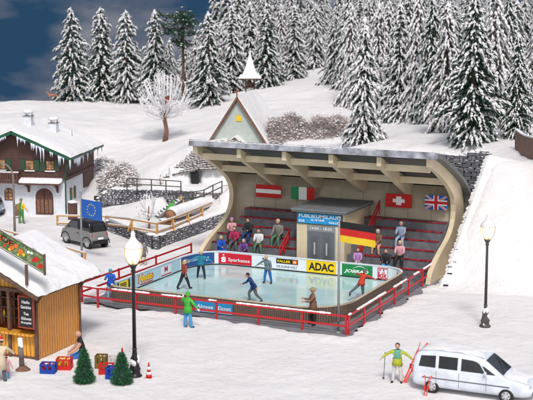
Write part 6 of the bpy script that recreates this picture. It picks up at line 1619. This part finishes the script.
# log
a = gp(170,222,1.0); b_ = gp(211,208,1.25); d = (b_-a); t = thing('fallen_log', 'thick snow-covered log with brown sawn end lying on the terrace', 'log', a)
m_ = MB(); m_.tube([Vector((0,0,.5)), d*.5+Vector((0,0,.5)), d+Vector((0,0,.42))], [.42,.41,.38], 'treebrown', 16); m_.build('trunk', t)
dd = d.normalized(); m_ = MB(); m_.tube([Vector((0,0,.5))-dd*.02, Vector((0,0,.5))-dd*.01], [.37,.37], mat('sawn_wood',(.36,.17,.09),.8,.2,6), 16); m_.build('sawn_end', t)
m_ = MB()
rr_ = random.Random(8); pp_ = [d*(k/22)*.98+dd*.12+Vector((.02,-.02,.60+.03*noise.noise(Vector((k*.5,0,0))))) for k in range(23)]; m_.tube(pp_, [(.30 if k in (0,22) else .49)+.05*noise.noise(Vector((k*.6,3,0))) for k in range(23)], 'snowcap', 14)
m_.build('snow_cover', t, fix=False)
t = thing('log_pile', 'short brown cut branches beside the sawn end of the big log', 'logs', gp(163,225,1.0))
m_ = MB()
for k in range(4): m_.tube([(-.5+.15*k,.1*k,.12+.12*(k%2)),(.4+.1*k,.35+.1*k,.12+.12*(k%2))], .10, 'treebrown', 8)
m_.build('branches', t); m_ = MB(); m_.ell((.0,.25,.38),(.5,.3,.08),'snowcap',jit=.1); m_.build('snow_cap', t, fix=False)
g_ = gp(109.5,228,.3); t = thing('barrel', 'small brown round barrel on its side at the wooden fence behind the car', 'barrel', g_, AZ)
m_ = MB(); m_.tube([(0,-.35,.42),(0,-.1,.42),(0,.2,.42),(0,.4,.42)], [.28,.34,.34,.28], 'stone2', 12); m_.build('staves', t); m_ = MB(); m_.ell((0,.05,.76),(.25,.35,.06),'snowcap'); m_.build('snow_cap', t)
# metal railings on the terraces
def mrail(label, pxs, h=.95):
    P_ = [gp(x, y, z) for x, y, z in pxs]; t = railing(label, [tuple(p) for p in P_], h=h, rails=(h-.03,h*.5), matn='darkmetal', w=.06, snow=False)
    return t
mrail('dark metal railing along the upper terrace wall', [(127,190.5,2.3),(137,190.5,2.3),(151.5,191,2.3),(166,192,2.3),(181,193,2.3)])
mrail('dark metal railing in front of the grotto opening, beside the stand', [(177,206,1.6),(193,204,1.7),(204,202,1.9),(213,197,2.2),(222,193,2.3)])
# stone stairs
def stairs():
    a = gp(156,217,1.0); b_ = gp(180,200,2.2); n = 8; t = thing('stone_stairs', 'snowy stone steps climbing from the terrace to the upper level', 'stairs', a)
    d = b_-a; dh = Vector((d.x,d.y,0)); L_ = dh.length; dn = dh.normalized(); ang = math.atan2(dn.y, dn.x); m_ = MB(); s_ = MB()
    for k in range(n):
        c = dn*(L_*(k+.5)/n); z = d.z*(k+1)/n; m_.box((c.x,c.y,z/2-.05),(L_/n-.004,1.2,z+.1),'stone',rz=ang); s_.ell((c.x,c.y,z+.0),(L_/n*.55,.58,.05),'snowcap',8,5,rot=Euler((0,0,ang)).to_matrix(),jit=.08)
    m_.build('steps', t); s_.build('snow_cover', t, fix=False)
    m_ = MB(); sd = Vector((dn.y,-dn.x,0))*.68; m_.beam(sd+Vector((0,0,.10)), sd+Vector((d.x,d.y,d.z+.10)), .14, .20, 'stone2'); m_.build('side_beam', t)
stairs()
# little deer on the crest
g_ = gd(54,101,149.5); z = hz(g_.x,g_.y); t = thing('deer', 'small brown deer standing on the hill crest left of the first spruce', 'deer', (g_.x,g_.y,z+.1), AZ+math.pi); t.scale = (.9,.9,.72)
def skinmesh(pts, edges, radii, mt, name, parent):
    me = bpy.data.meshes.new('k'); me.from_pydata([Vector(p) for p in pts], edges, []); ob = bpy.data.objects.new('k', me); C.objects.link(ob); ob.modifiers.new('s','SKIN').use_smooth_shade = True
    for i, r_ in enumerate(radii): sv = me.skin_vertices[0].data[i]; sv.radius = (r_, r_); sv.use_root = (i == 0)
    sb = ob.modifiers.new('d','SUBSURF'); sb.levels = 2; bpy.context.view_layer.update()
    ev = bpy.data.meshes.new_from_object(ob.evaluated_get(bpy.context.evaluated_depsgraph_get())); bpy.data.objects.remove(ob)
    ev.materials.clear(); ev.materials.append(M[mt]); o = bpy.data.objects.new(name, ev); C.objects.link(o); o.parent = parent; return o
dp_ = [(0,0,.85),(.5,0,.88),(-.5,0,.86),(.72,0,1.15),(.85,0,1.38),(1.05,0,1.32),(-.62,0,.95)]
de_ = [(0,1),(0,2),(1,3),(3,4),(4,5),(2,6)]; dr_ = [.2,.21,.19,.12,.1,.05,.06]
for (x, y) in ((.5,.12),(.5,-.12)): i = len(dp_); dp_ += [(x,y,.65),(x+.02,y,.35),(x,y,.02)]; de_ += [(1,i),(i,i+1),(i+1,i+2)]; dr_ += [.09,.045,.035]
for (x, y) in ((-.5,.12),(-.5,-.12)): i = len(dp_); dp_ += [(x+.08,y,.62),(x-.1,y,.36),(x-.02,y,.02)]; de_ += [(2,i),(i,i+1),(i+1,i+2)]; dr_ += [.11,.045,.035]
M['deer'] = mat('deer_fur', (.34,.16,.10), .8, .15)
skinmesh(dp_, de_, dr_, 'deer', 'body', t)
m_ = MB()
for s_ in (-1,1): m_.tube([(.82,s_*.05,1.45),(.72,s_*.2,1.72),(.82,s_*.28,1.95)], [.03,.022,.008], 'deer', 5); m_.tube([(.72,s_*.2,1.72),(.9,s_*.18,1.85)], [.02,.006], 'deer', 5)
m_.build('antlers', t)
# plank wall at right
def plankwall():
    pts = [Vector((1.9,27.6,0)), Vector((5.2,21.3,0)), Vector((9.5,13.0,0))]; 
    for p_ in pts: p_.z = hz(p_.x,p_.y)-.2
    t = thing('plank_wall', 'long brown board wall with snowy top edge running down the right embankment', 'wall', pts[0]); o = pts[0]
    m_ = MB(); s_ = MB(); N_ = 14
    P_ = [pts[0].lerp(pts[1], k/7) for k in range(7)] + [pts[1].lerp(pts[2], k/7) for k in range(8)]
    for p_ in P_: p_.z = hz(p_.x,p_.y)
    for a, b_ in zip(P_, P_[1:]):
        a, b_ = a-o, b_-o; 
        for (w, z0, z1, mb, mt) in ((.07,-.35,1.45,m_,'plank'),(.11,1.45,1.54,s_,'snowcap')):
            d = (b_-a).normalized(); n2 = Vector((d.y,-d.x,0)).normalized()*w
            mb.add([a-n2+Vector((0,0,z0)),b_-n2+Vector((0,0,z0)),b_+n2+Vector((0,0,z0)),a+n2+Vector((0,0,z0)),a-n2+Vector((0,0,z1)),b_-n2+Vector((0,0,z1)),b_+n2+Vector((0,0,z1)),a+n2+Vector((0,0,z1))], [(3,2,1,0),(4,5,6,7),(0,1,5,4),(1,2,6,5),(2,3,7,6),(3,0,4,7)], mt)
    m_.build('boards', t); s_.build('snow_cap', t)
plankwall()

# ------------------------------------------------------------------ light, world, camera
w = bpy.data.worlds.new('World'); SC.world = w; w.use_nodes = True; nt = w.node_tree; bg = nt.nodes['Background']
sky = nt.nodes.new('ShaderNodeTexSky'); sky.sky_type = 'NISHITA'; sky.sun_disc = False
SE, SAZ = 50, 30   # elevation; azimuth in place frame measured from -v (towards the viewer), negative = from the left
sdir = Vector((math.sin(R(SAZ))*math.cos(R(SE)), -math.cos(R(SAZ))*math.cos(R(SE)), math.sin(R(SE))))
sky.sun_elevation = R(SE); sky.sun_rotation = math.atan2(sdir.x, sdir.y)
sky.dust_density = 3.0; sky.ozone_density = .6
hs = nt.nodes.new('ShaderNodeHueSaturation'); hs.inputs['Saturation'].default_value = .55
nt.links.new(sky.outputs[0], hs.inputs['Color']); nt.links.new(hs.outputs[0], bg.inputs[0]); bg.inputs[1].default_value = .125
sl_ = bpy.data.lights.new('sun','SUN'); sl_.energy = 2.1; sl_.angle = R(11); sl_.color = (1,.965,.93)
so = bpy.data.objects.new('sun', sl_); C.objects.link(so); so.rotation_euler = sdir.to_track_quat('Z','Y').to_euler()
cd = bpy.data.cameras.new('camera'); cam = bpy.data.objects.new('camera', cd); C.objects.link(cam); SC.camera = cam
cam.location = (CU, CV, H); cam.rotation_euler = (R(90)-T, 0, AZ); cd.sensor_width = 36; cd.lens = 36*F/533; cd.clip_end = 2000; cd.clip_start = .5
cd.dof.use_dof = True; cd.dof.focus_distance = 80; cd.dof.aperture_fstop = .62
SC.view_settings.view_transform = 'Standard'; SC.view_settings.look = 'None'; SC.view_settings.exposure = 0; SC.view_settings.gamma = 1
SC.render.engine = 'CYCLES'
